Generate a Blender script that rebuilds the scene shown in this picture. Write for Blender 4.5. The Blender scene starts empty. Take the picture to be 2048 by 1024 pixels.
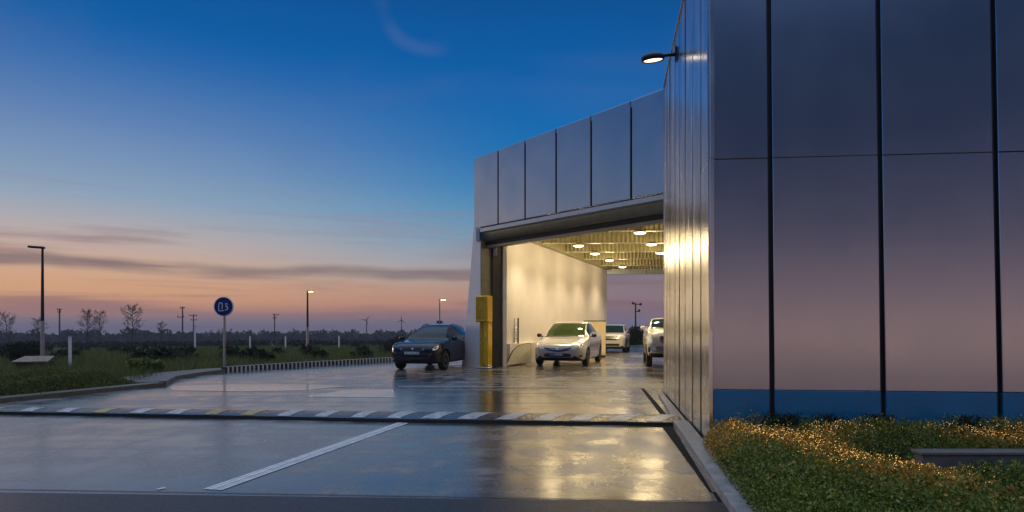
import bpy, math, random
import numpy as np
from mathutils import Vector, Matrix
from mathutils.bvhtree import BVHTree
random.seed(7); RNG = np.random.default_rng(7)
SC = bpy.context.scene
COL = SC.collection
PI = math.pi
R = math.radians
F = 1250.0; HZ = 655.0; CH = 1.5

def ter(x, y):
    """height of the open land: flat near the apron, falling gently away from it"""
    r = math.hypot(x, y)
    return max(-6.0, -0.018*max(0.0, r-28.0))
def at(px, py, Y):
    return Vector(((px-1024)*Y/F, Y, CH-(py-HZ)*Y/F))
def gr(px, py):
    return at(px, py, CH*F/(py-HZ))
def stand(px, Y):
    x = (px-1024)*Y/F
    return Vector((x, Y, ter(x, Y)))

# ------------------------------------------------------------------ materials
def srgb(r, g, b):
    f = lambda c: (c/12.92 if c <= .04045 else ((c+.055)/1.055)**2.4)
    return (f(r/255), f(g/255), f(b/255), 1)
class NT:
    def __init__(s, tree): s.t = tree
    def n(s, kind, **kw):
        nd = s.t.nodes.new(kind)
        for k, v in kw.items():
            if k.startswith('i_'):
                nd.inputs[k[2:].replace('_', ' ')].default_value = v
            elif k.startswith('x_'):
                nd.inputs[int(k[2:])].default_value = v
            else: setattr(nd, k, v)
        return nd
    def l(s, a, b): s.t.links.new(a, b)
def ramp(nd, stops):
    e = nd.color_ramp.elements
    while len(e) > 1: e.remove(e[0])
    e[0].position = stops[0][0]; e[0].color = stops[0][1]
    for p, c in stops[1:]:
        x = e.new(p); x.color = c
def mat(name, col, rough=.5, metal=0., var=.12, nscale=6., bump=0., bscale=40., rvar=0., emit=None, estr=0., coat=0., spec=.5,
        stretch=(1,1,1), col2=None, trans=0.):
    m = bpy.data.materials.new(name); m.use_nodes = True
    T = NT(m.node_tree); b = T.t.nodes['Principled BSDF']
    c = col if len(col) == 4 else (*col, 1)
    tc = T.n('ShaderNodeTexCoord'); mp = T.n('ShaderNodeMapping'); mp.inputs['Scale'].default_value = stretch
    T.l(tc.outputs['Object'], mp.inputs['Vector'])
    nz = T.n('ShaderNodeTexNoise'); nz.inputs['Scale'].default_value = nscale; nz.inputs['Detail'].default_value = 6
    T.l(mp.outputs[0], nz.inputs['Vector'])
    cr = T.n('ShaderNodeValToRGB')
    d = col2 if col2 else tuple(max(0, x*(1-var)) for x in c[:3])
    u = c[:3] if col2 else tuple(min(1, x*(1+var)) for x in c[:3])
    ramp(cr, [(.3, (*d[:3], 1)), (.7, (*u[:3], 1))])
    T.l(nz.outputs['Fac'], cr.inputs[0]); T.l(cr.outputs[0], b.inputs['Base Color'])
    b.inputs['Roughness'].default_value = rough; b.inputs['Metallic'].default_value = metal
    b.inputs['Specular IOR Level'].default_value = spec
    b.inputs['Coat Weight'].default_value = coat; b.inputs['Coat Roughness'].default_value = .05
    b.inputs['Transmission Weight'].default_value = trans
    if rvar:
        mr = T.n('ShaderNodeMapRange'); mr.inputs['From Min'].default_value = .3; mr.inputs['From Max'].default_value = .7
        mr.inputs['To Min'].default_value = max(.02, rough-rvar); mr.inputs['To Max'].default_value = rough+rvar
        T.l(nz.outputs['Fac'], mr.inputs['Value']); T.l(mr.outputs[0], b.inputs['Roughness'])
    if bump:
        n2 = T.n('ShaderNodeTexNoise'); n2.inputs['Scale'].default_value = bscale; n2.inputs['Detail'].default_value = 4
        T.l(mp.outputs[0], n2.inputs['Vector'])
        bp = T.n('ShaderNodeBump'); bp.inputs['Strength'].default_value = bump; bp.inputs['Distance'].default_value = .02
        T.l(n2.outputs['Fac'], bp.inputs['Height']); T.l(bp.outputs[0], b.inputs['Normal'])
    if emit:
        b.inputs['Emission Color'].default_value = (*emit[:3], 1); b.inputs['Emission Strength'].default_value = estr
    return m

def leafmat(name, c1, c2, rough=.45, spec=.4, tint=.25):
    m = bpy.data.materials.new(name); m.use_nodes = True
    T = NT(m.node_tree); b = T.t.nodes['Principled BSDF']
    g = T.n('ShaderNodeNewGeometry'); cr = T.n('ShaderNodeValToRGB')
    ramp(cr, [(0, (*c1, 1)), (1, (*c2, 1))])
    T.l(g.outputs['Random Per Island'], cr.inputs[0]); T.l(cr.outputs[0], b.inputs['Base Color'])
    b.inputs['Roughness'].default_value = rough; b.inputs['Specular IOR Level'].default_value = spec
    tr = T.n('ShaderNodeBsdfTranslucent'); T.l(cr.outputs[0], tr.inputs['Color'])
    mx = T.n('ShaderNodeMixShader'); mx.inputs[0].default_value = tint
    T.l(b.outputs[0], mx.inputs[1]); T.l(tr.outputs[0], mx.inputs[2])
    T.l(mx.outputs[0], T.t.nodes['Material Output'].inputs['Surface'])
    return m

# ------------------------------------------------------------------ geometry helper
class G:
    def __init__(s): s.v = []; s.f = []; s.m = []; s.mi = 0
    def add(s, vs, fs):
        o = len(s.v); s.v += [tuple(p) for p in vs]
        s.f += [tuple(i+o for i in f) for f in fs]; s.m += [s.mi]*len(fs); return s
    def box(s, c, size, M=None, bev=0.):
        """box with chamfered edges"""
        hx, hy, hz = [d/2 for d in size]; b = min(bev, hx*.9, hy*.9, hz*.9)
        if b <= 0:
            vs = [(x*hx, y*hy, z*hz) for x in (-1, 1) for y in (-1, 1) for z in (-1, 1)]
            fs = [(0,1,3,2),(4,6,7,5),(0,4,5,1),(2,3,7,6),(0,2,6,4),(1,5,7,3)]
        else:
            vs = []; idx = {}
            for x in (-1, 1):
                for y in (-1, 1):
                    for z in (-1, 1):
                        for k, p in enumerate(((hx, hy-b, hz-b), (hx-b, hy, hz-b), (hx-b, hy-b, hz))):
                            idx[x, y, z, k] = len(vs); vs.append((x*p[0], y*p[1], z*p[2]))
            q = lambda *a: tuple(idx[i] for i in a); fs = []
            for t in (-1, 1):
                fs.append(q((t,-1,-1,0),(t,1,-1,0),(t,1,1,0),(t,-1,1,0)))
                fs.append(q((-1,t,-1,1),(-1,t,1,1),(1,t,1,1),(1,t,-1,1)))
                fs.append(q((-1,-1,t,2),(1,-1,t,2),(1,1,t,2),(-1,1,t,2)))
                for u in (-1, 1):
                    fs.append(q((t,u,-1,0),(t,u,1,0),(t,u,1,1),(t,u,-1,1)))
                    fs.append(q((t,-1,u,0),(t,1,u,0),(t,1,u,2),(t,-1,u,2)))
                    fs.append(q((-1,t,u,1),(1,t,u,1),(1,t,u,2),(-1,t,u,2)))
                    for w in (-1, 1): fs.append(q((t,u,w,0),(t,u,w,1),(t,u,w,2)))
        c = Vector(c)
        vs = [(M @ Vector(p) if M else Vector(p)) + c for p in vs]
        return s.add(vs, fs)
    def extrude(s, poly, off):
        """prism: 3-D polygon and the vector it is swept by"""
        n = len(poly); off = Vector(off); P = [Vector(p) for p in poly]
        vs = P + [p+off for p in P]
        fs = [tuple(range(n)), tuple(range(2*n-1, n-1, -1))] + [(i, (i+1) % n, n+(i+1) % n, n+i) for i in range(n)]
        return s.add(vs, fs)
    def tube(s, path, rad, n=10, cap=True):
        P = [Vector(p) for p in path]; rs = rad if isinstance(rad, (list, tuple)) else [rad]*len(P)
        vs = []; fs = []
        u = None
        for i, p in enumerate(P):
            d = (P[min(i+1, len(P)-1)]-P[max(i-1, 0)]).normalized()
            if u is None:
                u = d.orthogonal().normalized()
            else:
                u = (u - d*u.dot(d)); u = u.normalized() if u.length > 1e-6 else d.orthogonal().normalized()
            w = d.cross(u)
            for k in range(n):
                a = 2*PI*k/n; vs.append(p+(u*math.cos(a)+w*math.sin(a))*rs[i])
        for i in range(len(P)-1):
            for k in range(n):
                fs.append((i*n+k, i*n+(k+1) % n, (i+1)*n+(k+1) % n, (i+1)*n+k))
        if cap: fs += [tuple(range(n-1, -1, -1)), tuple(range((len(P)-1)*n, len(P)*n))]
        return s.add(vs, fs)
    def lathe(s, prof, n=24, M=None, at=(0,0,0)):
        """prof: (radius, height) list turned about local z"""
        vs = []; fs = []; at = Vector(at)
        for r, z in prof:
            for k in range(n):
                a = 2*PI*k/n; p = Vector((r*math.cos(a), r*math.sin(a), z)); vs.append((M @ p if M else p)+at)
        for i in range(len(prof)-1):
            for k in range(n): fs.append((i*n+k, i*n+(k+1) % n, (i+1)*n+(k+1) % n, (i+1)*n+k))
        fs += [tuple(range(n-1, -1, -1)), tuple(range((len(prof)-1)*n, len(prof)*n))]
        return s.add(vs, fs)
    def build(s, name, m, parent=None, smooth=False, world=True):
        me = bpy.data.meshes.new(name)
        vs = s.v
        if parent is not None and world:
            inv = WM(parent).inverted(); vs = [inv @ Vector(p) for p in vs]
        me.from_pydata(vs, [], s.f)
        for x in (m if isinstance(m, (list, tuple)) else [m]): me.materials.append(x)
        if isinstance(m, (list, tuple)): me.polygons.foreach_set('material_index', s.m)
        import bmesh
        bm = bmesh.new(); bm.from_mesh(me); bmesh.ops.recalc_face_normals(bm, faces=bm.faces[:]); bm.to_mesh(me); bm.free()
        if smooth:
            me.polygons.foreach_set('use_smooth', [True]*len(me.polygons))
            me.set_sharp_from_angle(angle=R(38))
        o = bpy.data.objects.new(name, me); COL.objects.link(o)
        if parent is not None: o.parent = parent
        return o
def WM(o):
    M = Matrix.LocRotScale(o.location, o.rotation_euler, o.scale)
    return WM(o.parent) @ M if o.parent else M
def tag(o, label=None, cat=None, group=None, kind=None):
    if label: o['label'] = label
    if cat: o['category'] = cat
    if group: o['group'] = group
    if kind: o['kind'] = kind
    return o
def thing(name, label, cat, loc=(0,0,0), rz=0., group=None):
    o = bpy.data.objects.new(name, None); COL.objects.link(o); o.empty_display_size = .2
    o.location = loc; o.rotation_euler = (0, 0, rz)
    return tag(o, label, cat, group)
def copy_tree(o, parent=None):
    c = o.copy(); COL.objects.link(c)
    if parent is not None: c.parent = parent
    for ch in list(o.children): copy_tree(ch, c)
    return c
def fast_mesh(name, V, Fq, m, parent=None, k=4):
    """numpy verts (n,3), faces (m,k)"""
    me = bpy.data.meshes.new(name)
    V = np.asarray(V, dtype=np.float32); Fq = np.asarray(Fq, dtype=np.int32)
    if parent is not None:
        inv = np.array(WM(parent).inverted()); V = V @ inv[:3, :3].T + inv[:3, 3]
        V = V.astype(np.float32)
    me.vertices.add(len(V)); me.vertices.foreach_set('co', V.ravel())
    me.loops.add(len(Fq)*k); me.loops.foreach_set('vertex_index', Fq.ravel())
    me.polygons.add(len(Fq)); me.polygons.foreach_set('loop_start', np.arange(len(Fq), dtype=np.int32)*k)
    me.update(calc_edges=True)
    me.materials.append(m)
    o = bpy.data.objects.new(name, me); COL.objects.link(o)
    if parent is not None: o.parent = parent
    return o
def leaf_quads(P, size, up=None, asp=.45, upbias=0.):
    """leaf-shaped quads at points P with random directions"""
    n = len(P); d = RNG.normal(size=(n, 3)); d[:, 2] += upbias
    if up is not None: d += up
    d /= np.linalg.norm(d, axis=1)[:, None]
    e = RNG.normal(size=(n, 3)); e -= d*(e*d).sum(1)[:, None]; e /= np.linalg.norm(e, axis=1)[:, None]
    s = (size*RNG.uniform(.6, 1.4, n))[:, None] if np.isscalar(size) else (size*RNG.uniform(.6, 1.4, n))[:, None]
    a = P; b = P+d*s*.5+e*s*asp*.5; c = P+d*s; f = P+d*s*.5-e*s*asp*.5
    V = np.stack([a, b, c, f], 1).reshape(-1, 3)
    return V, np.arange(4*n).reshape(n, 4)

# ------------------------------------------------------------------ world: dusk sky
SUN_AZ = Vector((-.80, .60, 0)).normalized()
W = bpy.data.worlds.new('World'); SC.world = W; W.use_nodes = True
T = NT(W.node_tree); T.t.nodes.clear()
tc = T.n('ShaderNodeTexCoord'); nrm = T.n('ShaderNodeVectorMath', operation='NORMALIZE'); T.l(tc.outputs['Generated'], nrm.inputs[0])
sep = T.n('ShaderNodeSeparateXYZ'); T.l(nrm.outputs[0], sep.inputs[0])
def math_(op, a, b=None, clamp=False):
    nd = T.n('ShaderNodeMath', operation=op); nd.use_clamp = clamp
    for i, x in enumerate((a, b)):
        if x is None: continue
        if isinstance(x, (int, float)): nd.inputs[i].default_value = x
        else: T.l(x, nd.inputs[i])
    return nd.outputs[0]
def mrange(v, a, b, c=0., d=1., smooth=True):
    nd = T.n('ShaderNodeMapRange'); nd.interpolation_type = 'SMOOTHSTEP' if smooth else 'LINEAR'
    for i, x in enumerate((a, b, c, d)): nd.inputs[i+1].default_value = x
    T.l(v, nd.inputs[0]); return nd.outputs[0]
def mixc(f, a, b):
    nd = T.n('ShaderNodeMix', data_type='RGBA'); nd.clamp_factor = True
    if isinstance(f, (int, float)): nd.inputs[0].default_value = f
    else: T.l(f, nd.inputs[0])
    for i, x in ((6, a), (7, b)):
        if isinstance(x, tuple): nd.inputs[i].default_value = x
        else: T.l(x, nd.inputs[i])
    return nd.outputs[2]
z = sep.outputs['Z']
zf = math_('MULTIPLY', z, 2.0, True)        # 0..0.5 of sin(elevation)
rs = T.n('ShaderNodeValToRGB'); T.l(zf, rs.inputs[0])
rb = T.n('ShaderNodeValToRGB'); T.l(zf, rb.inputs[0])
def dk(r, g, b, k=.74):
    c = srgb(r, g, b); return (c[0]*k, c[1]*k, c[2]*k, 1)
SKY = [(.0, (104,96,116)), (.022, (124,106,118)), (.045, (156,118,116)), (.075, (188,138,118)), (.12, (188,150,132)), (.16, (180,162,152)),
       (.21, (158,160,168)), (.27, (126,156,178)), (.35, (84,146,184)), (.44, (50,128,182)), (.54, (24,112,178)), (.70, (9,98,170)), (.87, (6,86,156)), (.96, (8,78,142)), (1, (40,110,170))]
BACK = [(0, (160,134,136)), (.04, (255,206,180)), (.10, (222,182,168)), (.20, (154,136,148)), (.34, (80,86,112)), (.62, (36,56,88)), (.95, (14,46,82)), (1, (60,96,150))]
ramp(rs, [(p, dk(*c)) for p, c in SKY]); ramp(rb, [(p, dk(*c)) for p, c in BACK])
# azimuth towards the afterglow
flat = T.n('ShaderNodeVectorMath', operation='MULTIPLY'); flat.inputs[1].default_value = (1, 1, 0); T.l(nrm.outputs[0], flat.inputs[0])
fn = T.n('ShaderNodeVectorMath', operation='NORMALIZE'); T.l(flat.outputs[0], fn.inputs[0])
dt = T.n('ShaderNodeVectorMath', operation='DOT_PRODUCT'); dt.inputs[1].default_value = SUN_AZ; T.l(fn.outputs[0], dt.inputs[0])
az = dt.outputs['Value']
base = mixc(mrange(az, -.35, .55), rb.outputs[0], rs.outputs[0])
# afterglow low above the horizon
glow = math_('MULTIPLY', mrange(az, .70, 1.0), math_('MULTIPLY', mrange(z, .0, .055), mrange(z, .19, .07)))
base = mixc(math_('MULTIPLY', glow, .62), base, dk(228, 172, 124))
pale = math_('MULTIPLY', mrange(az, .55, 1.0), math_('MULTIPLY', mrange(z, .05, .14), mrange(z, .40, .15)))
base = mixc(math_('MULTIPLY', pale, .35), base, dk(205, 190, 190))
side = math_('MULTIPLY', math_('MULTIPLY', mrange(az, .74, .44), mrange(az, -.5, .0)), mrange(z, .22, .07))
base = mixc(math_('MULTIPLY', side, .75), base, dk(112, 104, 124))
# stratus streaks: noise stretched along the horizon
def streak(scale, zst, seed, lo, hi, det=5):
    mp = T.n('ShaderNodeMapping'); mp.inputs['Scale'].default_value = (1, 1, zst); mp.inputs['Location'].default_value = (seed, seed*.37, seed*.71)
    T.l(nrm.outputs[0], mp.inputs['Vector'])
    nz = T.n('ShaderNodeTexNoise'); nz.inputs['Scale'].default_value = scale; nz.inputs['Detail'].default_value = det; nz.inputs['Distortion'].default_value = .35
    T.l(mp.outputs[0], nz.inputs['Vector'])
    return mrange(nz.outputs['Fac'], lo, hi)
wob = T.n('ShaderNodeTexNoise'); wob.inputs['Scale'].default_value = 4.; wob.inputs['Detail'].default_value = 3; T.l(nrm.outputs[0], wob.inputs['Vector'])
zw = math_('ADD', z, math_('MULTIPLY', math_('SUBTRACT', wob.outputs['Fac'], .5), .035))
# one long grey bank
bank = math_('MULTIPLY', math_('MULTIPLY', mrange(zw, .070, .082), mrange(zw, .098, .086)), streak(3.2, 9., 3.1, .34, .58))
base = mixc(math_('MULTIPLY', bank, .72), base, dk(118, 106, 108))
low = math_('MULTIPLY', math_('MULTIPLY', mrange(z, .01, .03), mrange(z, .16, .10)), streak(2.6, 20., 8.4, .47, .66, 8))
base = mixc(math_('MULTIPLY', low, .60), base, dk(126, 96, 108))
mid = math_('MULTIPLY', math_('MULTIPLY', mrange(z, .09, .12), mrange(z, .22, .15)), streak(2.4, 15., 5.7, .49, .66, 8))
base = mixc(math_('MULTIPLY', mid, .38), base, dk(150, 124, 142))
hi = math_('MULTIPLY', math_('MULTIPLY', mrange(z, .18, .30), mrange(z, .70, .50)), streak(1.9, 2.6, 1.9, .50, .74, 6))
base = mixc(math_('MULTIPLY', hi, .30), base, dk(92, 108, 158))
# one thin curl of high cirrus
cd_ = Vector(((850-1024)/F, 1, (HZ-8)/F)).normalized(); lowl = (Vector(((775-1024)/F, 1, (HZ-95)/F)).normalized()-cd_).normalized()
df = T.n('ShaderNodeVectorMath', operation='SUBTRACT'); df.inputs[1].default_value = cd_; T.l(nrm.outputs[0], df.inputs[0])
ln_ = T.n('ShaderNodeVectorMath', operation='LENGTH'); T.l(df.outputs[0], ln_.inputs[0])
dq = T.n('ShaderNodeVectorMath', operation='DOT_PRODUCT'); dq.inputs[1].default_value = lowl; T.l(df.outputs[0], dq.inputs[0])
rw_ = math_('ADD', ln_.outputs['Value'], math_('MULTIPLY', math_('SUBTRACT', wob.outputs['Fac'], .5), .05))
arc = math_('MULTIPLY', math_('MULTIPLY', mrange(rw_, .045, .062), mrange(rw_, .080, .064)), mrange(dq.outputs['Value'], .005, .05))
base = mixc(math_('MULTIPLY', math_('MULTIPLY', arc, streak(7., 1.4, 4.4, .38, .66)), .11), base, dk(140, 138, 176))
zen = mrange(z, .50, .85)
base = mixc(zen, base, (.50, .58, .74, 1))
below = mrange(z, -.06, -.005)
base = mixc(below, srgb(30, 34, 36), base)
ns = T.n('ShaderNodeTexSky', sky_type='NISHITA'); ns.sun_disc = False
ns.sun_elevation = R(-3); ns.sun_rotation = math.atan2(SUN_AZ.x, SUN_AZ.y)
b1 = T.n('ShaderNodeBackground'); b1.inputs['Strength'].default_value = 1.0; T.l(base, b1.inputs[0])
b2 = T.n('ShaderNodeBackground'); b2.inputs['Strength'].default_value = .02; T.l(ns.outputs[0], b2.inputs[0])
ad = T.n('ShaderNodeAddShader'); T.l(b1.outputs[0], ad.inputs[0]); T.l(b2.outputs[0], ad.inputs[1])
wo = T.n('ShaderNodeOutputWorld'); T.l(ad.outputs[0], wo.inputs['Surface'])

sd = bpy.data.lights.new('sun', 'SUN'); sd.energy = .5; sd.angle = R(20); sd.color = (1, .72, .5)
so = bpy.data.objects.new('sun', sd); COL.objects.link(so)
so.rotation_euler = Vector((-SUN_AZ.x, -SUN_AZ.y, -.10)).to_track_quat('-Z', 'Y').to_euler()

cd = bpy.data.cameras.new('camera'); cam = bpy.data.objects.new('camera', cd); COL.objects.link(cam)
cam.location = (0, 0, CH); cam.rotation_euler = (PI/2, 0, 0)
cd.sensor_width = 36; cd.lens = F/2048*36; cd.shift_y = (HZ-512)/2048; cd.clip_end = 9000; cd.clip_start = .05
SC.camera = cam
SC.view_settings.view_transform = 'Standard'; SC.view_settings.look = 'None'; SC.view_settings.exposure = .42; SC.view_settings.gamma = 1
SC.cycles.use_denoising = True
SC.cycles.max_bounces = 8; SC.cycles.diffuse_bounces = 4; SC.cycles.glossy_bounces = 4
SC.cycles.sample_clamp_indirect = 6.0
SC.cycles.caustics_reflective = False; SC.cycles.caustics_refractive = False

# ------------------------------------------------------------------ material library
M = {}
M['panel'] = mat('aluminium_panel', (.50, .50, .54), .20, .95, .03, 1.2, bump=.03, bscale=1.1, rvar=.02)
M['fascia'] = mat('fascia_panel', (.46, .46, .50), .24, .92, .04, 1.2, bump=.05, bscale=.9, rvar=.03)
M['silver'] = mat('silver_cladding', (.62, .62, .64), .23, .95, .06, 3., bump=.06, bscale=9., rvar=.06, stretch=(1, 1, .25))
M['trim'] = mat('bright_trim', (.75, .75, .77), .22, 1., .03)
M['joint'] = mat('dark_joint', (.012, .013, .017), .5)
M['blue'] = mat('panel_blue', (.005, .17, .36), .30, .0, .10, 3., rvar=.05)
M['white'] = mat('white_render', (.74, .74, .76), .45, 0, .05, 3., bump=.02)
M['inner'] = mat('interior_render', (.74, .70, .66), .55, 0, .05, 1.3, bump=.03, bscale=14)
M['jamb'] = mat('dark_track', (.05, .052, .05), .38, .5, .2)
M['reveal'] = mat('olive_reveal', (.34, .33, .22), .4, .3, .08)
M['shutter'] = mat('shutter_hood', (.30, .28, .20), .35, .6, .1, 4.)
M['beam'] = mat('grey_beam', (.52, .56, .60), .4, .2, .05)
M['black'] = mat('black_gap', (.01, .01, .01), .6)
M['deck'] = mat('ceiling_deck', (.38, .345, .19), .42, .3, .12, 5.)
M['rail'] = mat('ceiling_rail', (.66, .62, .48), .3, .6, .05)
M['yellow'] = mat('yellow_steel', (.95, .54, .012), .28, .25, .10, 7., coat=.5)
M['yellow_dk'] = mat('yellow_shaded', (.60, .38, .02), .35, .2, .2, 8.)  # same yellow steel, with the shade of the front faces put into the colour
M['lamp_black'] = mat('lamp_black', (.02, .02, .022), .4, .5)
M['galv'] = mat('galvanised_steel', (.42, .43, .45), .38, .8, .12, 9.)
M['darkmetal'] = mat('dark_pole', (.035, .035, .04), .45, .5)
M['whitepost'] = mat('white_post', (.78, .78, .80), .45)
M['wood'] = mat('weathered_pole', (.05, .042, .038), .8)
M['concrete'] = mat('concrete', (.30, .30, .30), .42, 0, .25, 5., bump=.12, bscale=60, rvar=.12)
M['dk_conc'] = mat('dark_concrete', (.13, .13, .135), .6, 0, .25, 6., bump=.1, bscale=60)
M['kerb_w'] = mat('kerb_white', (.62, .60, .58), .5, 0, .15, 12, bump=.1)
M['kerb_k'] = mat('kerb_dark', (.03, .03, .028), .5, 0, .2, 12, bump=.1)
M['kerb_tan'] = mat('kerb_tan', (.13, .115, .085), .5, 0, .2, 10, bump=.1)
M['pave'] = mat('pavement_slabs', (.10, .088, .06), .45, 0, .2, 3., bump=.15, bscale=50)
M['line_w'] = mat('line_paint', (.80, .81, .83), .38, 0, .10, 9., rvar=.08, col2=(.54, .55, .57))
M['hump'] = mat('hump_rubber', (.028, .032, .038), .28, 0, .25, 10, bump=.1, rvar=.08)
M['hump_edge'] = mat('hump_edge', (.008, .008, .009), .75, 0, .2, spec=.15)
M['hump_w'] = mat('hump_white', (.66, .66, .64), .35, 0, .25, 11, rvar=.1, col2=(.24, .24, .24))
M['hump_y'] = mat('hump_yellow', (.62, .44, .06), .35, 0, .3, 11, rvar=.1, col2=(.22, .16, .05))
M['lens'] = mat('lamp_lens', (.9, .9, .9), .3, emit=(1, .80, .42), estr=5.5)
M['wlens'] = mat('wall_lamp_lens', (.9, .9, .9), .3, emit=(1, .84, .60), estr=2.4)
M['plens'] = mat('street_lamp_lens', (.9, .9, .9), .3, emit=(1, .62, .30), estr=7.)
M['bark'] = mat('bark', (.05, .04, .035), .9)
M['sign_blue'] = mat('sign_blue', (.002, .030, .19), .4, 0, .1, 5., spec=.2)
M['sign_white'] = mat('sign_white', (.78, .80, .84), .35)
M['roof_tan'] = mat('tan_roof', (.30, .24, .18), .7, 0, .2, 6.)

# wet concrete apron
def wet():
    m = bpy.data.materials.new('wet_apron'); m.use_nodes = True
    global T; K = NT(m.node_tree); b = K.t.nodes['Principled BSDF']
    tc = K.n('ShaderNodeTexCoord')
    def noise(sc, st, det=6, loc=(0,0,0), rot=0):
        mp = K.n('ShaderNodeMapping'); mp.inputs['Scale'].default_value = st; mp.inputs['Location'].default_value = loc; mp.inputs['Rotation'].default_value = (0,0,rot)
        K.l(tc.outputs['Object'], mp.inputs[0]); n = K.n('ShaderNodeTexNoise'); n.inputs['Scale'].default_value = sc; n.inputs['Detail'].default_value = det
        n.inputs['Roughness'].default_value = .6
        K.l(mp.outputs[0], n.inputs[0]); return n.outputs['Fac']
    big = noise(.30, (1, .50, 1), 6, rot=R(-35)); mid = noise(2.4, (1, .6, 1), 8, (3, 7, 0)); fine = noise(170, (1, 1, 1), 3)
    drag = noise(.9, (.22, 1.6, 1), 6, (11, 2, 0), R(38))
    def mixf(f, a, c):
        n = K.n('ShaderNodeMix', data_type='FLOAT'); n.inputs[0].default_value = f; K.l(a, n.inputs[2]); K.l(c, n.inputs[3]); return n.outputs[0]
    def mr_(v, a, c, d, e):
        n = K.n('ShaderNodeMapRange'); n.interpolation_type = 'SMOOTHSTEP'
        for i, x in enumerate((a, c, d, e)): n.inputs[i+1].default_value = x
        K.l(v, n.inputs[0]); return n.outputs[0]
    damp = mixf(.42, big, drag); allm = mixf(.25, damp, mid)
    dry = mr_(allm, .43, .62, 0, 1)
    cr = K.n('ShaderNodeValToRGB'); ramp(cr, [(0, (.055, .052, .048, 1)), (.5, (.150, .138, .122, 1)), (1, (.34, .315, .28, 1))])
    K.l(dry, cr.inputs[0])
    spk = noise(26, (1, 1, 1), 6, (5, 1, 0)); sr = mr_(spk, .35, .65, .72, 1.15)
    mc = K.n('ShaderNodeVectorMath', operation='SCALE'); K.l(cr.outputs[0], mc.inputs[0]); K.l(sr, mc.inputs['Scale']); K.l(mc.outputs[0], b.inputs['Base Color'])
    K.l(mr_(allm, .40, .62, .15, .40), b.inputs['Roughness']); K.l(mr_(allm, .44, .60, .50, .05), b.inputs['Coat Weight']); b.inputs['Coat Roughness'].default_value = .19; b.inputs['Coat IOR'].default_value = 1.4
    bp = K.n('ShaderNodeBump'); bp.inputs['Strength'].default_value = .05; bp.inputs['Distance'].default_value = .005; K.l(fine, bp.inputs['Height'])
    b2 = K.n('ShaderNodeBump'); b2.inputs['Strength'].default_value = .07; b2.inputs['Distance'].default_value = .05; K.l(mid, b2.inputs['Height']); K.l(bp.outputs[0], b2.inputs['Normal'])
    K.l(b2.outputs[0], b.inputs['Normal']); b.inputs['Specular IOR Level'].default_value = .6
    return m
M['wet'] = wet()
def landmat():
    m = bpy.data.materials.new('field_soil'); m.use_nodes = True; K = NT(m.node_tree); b = K.t.nodes['Principled BSDF']
    tc = K.n('ShaderNodeTexCoord')
    n1 = K.n('ShaderNodeTexNoise'); n1.inputs['Scale'].default_value = .05; n1.inputs['Detail'].default_value = 8; K.l(tc.outputs['Object'], n1.inputs[0])
    n2 = K.n('ShaderNodeTexNoise'); n2.inputs['Scale'].default_value = 1.7; n2.inputs['Detail'].default_value = 8; K.l(tc.outputs['Object'], n2.inputs[0])
    mx = K.n('ShaderNodeMix', data_type='FLOAT'); mx.inputs[0].default_value = .5; K.l(n1.outputs[0], mx.inputs[2]); K.l(n2.outputs[0], mx.inputs[3])
    cr = K.n('ShaderNodeValToRGB'); ramp(cr, [(.36, (.026, .038, .014, 1)), (.52, (.065, .068, .026, 1)), (.64, (.15, .13, .075, 1))])
    K.l(mx.outputs[0], cr.inputs[0]); K.l(cr.outputs[0], b.inputs['Base Color']); b.inputs['Roughness'].default_value = .95; b.inputs['Specular IOR Level'].default_value = .1
    bp = K.n('ShaderNodeBump'); bp.inputs['Strength'].default_value = .6; bp.inputs['Distance'].default_value = .15; K.l(n2.outputs[0], bp.inputs['Height']); K.l(bp.outputs[0], b.inputs['Normal'])
    return m
M['land'] = landmat()
M['hedge'] = leafmat('hedge_leaf', (.045, .085, .008), (.27, .34, .055), .38, .45)
M['gold'] = leafmat('golden_leaf', (.25, .14, .012), (.85, .50, .08), .32, .6, .35)
M['grassblade'] = leafmat('grass_blade', (.062, .082, .020), (.20, .21, .065), .7, .2)
M['bushleaf'] = leafmat('dark_leaf', (.012, .020, .010), (.034, .048, .020), .7, .2)
M['farleaf'] = leafmat('far_leaf', (.012, .022, .020), (.030, .045, .036), .9, .05)
M['treeleaf'] = leafmat('sparse_leaf', (.035, .030, .016), (.085, .065, .030), .7, .2)

# ------------------------------------------------------------------ ground
def ground():
    rr = [0, 6, 12, 18, 24, 28, 32, 36, 42, 50, 60, 75, 95, 120, 150, 190, 240, 300, 360, 420, 520, 640, 800]
    n = 96; V = [(0, 0, -.06)]; Fc = []
    for r in rr[1:]:
        for k in range(n):
            a = 2*PI*k/n; x, y = r*math.cos(a), r*math.sin(a); V.append((x, y, ter(x, y)-.06))
    for k in range(n): Fc.append((0, 1+k, 1+(k+1) % n))
    for i in range(len(rr)-2):
        for k in range(n):
            a = 1+i*n+k; b = 1+i*n+(k+1) % n; Fc.append((a, a+n, b+n, b))
    g = G(); g.add(V, Fc); o = g.build('ground', M['land'], smooth=True); tag(o, kind='structure')
ground()
kerb_px = [(332, 771), (352, 760), (400, 752), (452, 745), (510, 740.5), (570, 736.5), (640, 732), (710, 728), (782, 723.5), (860, 719), (925, 715.5)]
KERB = [gr(*p) for p in kerb_px]
left_edge = [Vector((-13.6, 3, 0)), Vector((-15.5, -14, 0))]
far_pts = [Vector((1.0, 40, 0)), Vector((5, 54, 0)), Vector((17, 52, 0)), Vector((17.5, 40, 0)), Vector((9, 18, 0)), Vector((30, 2, 0)), Vector((30, -14, 0))]
apron_poly = [gr(0, 806), gr(330, 772)] + KERB + far_pts + [left_edge[1], left_edge[0]]
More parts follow.
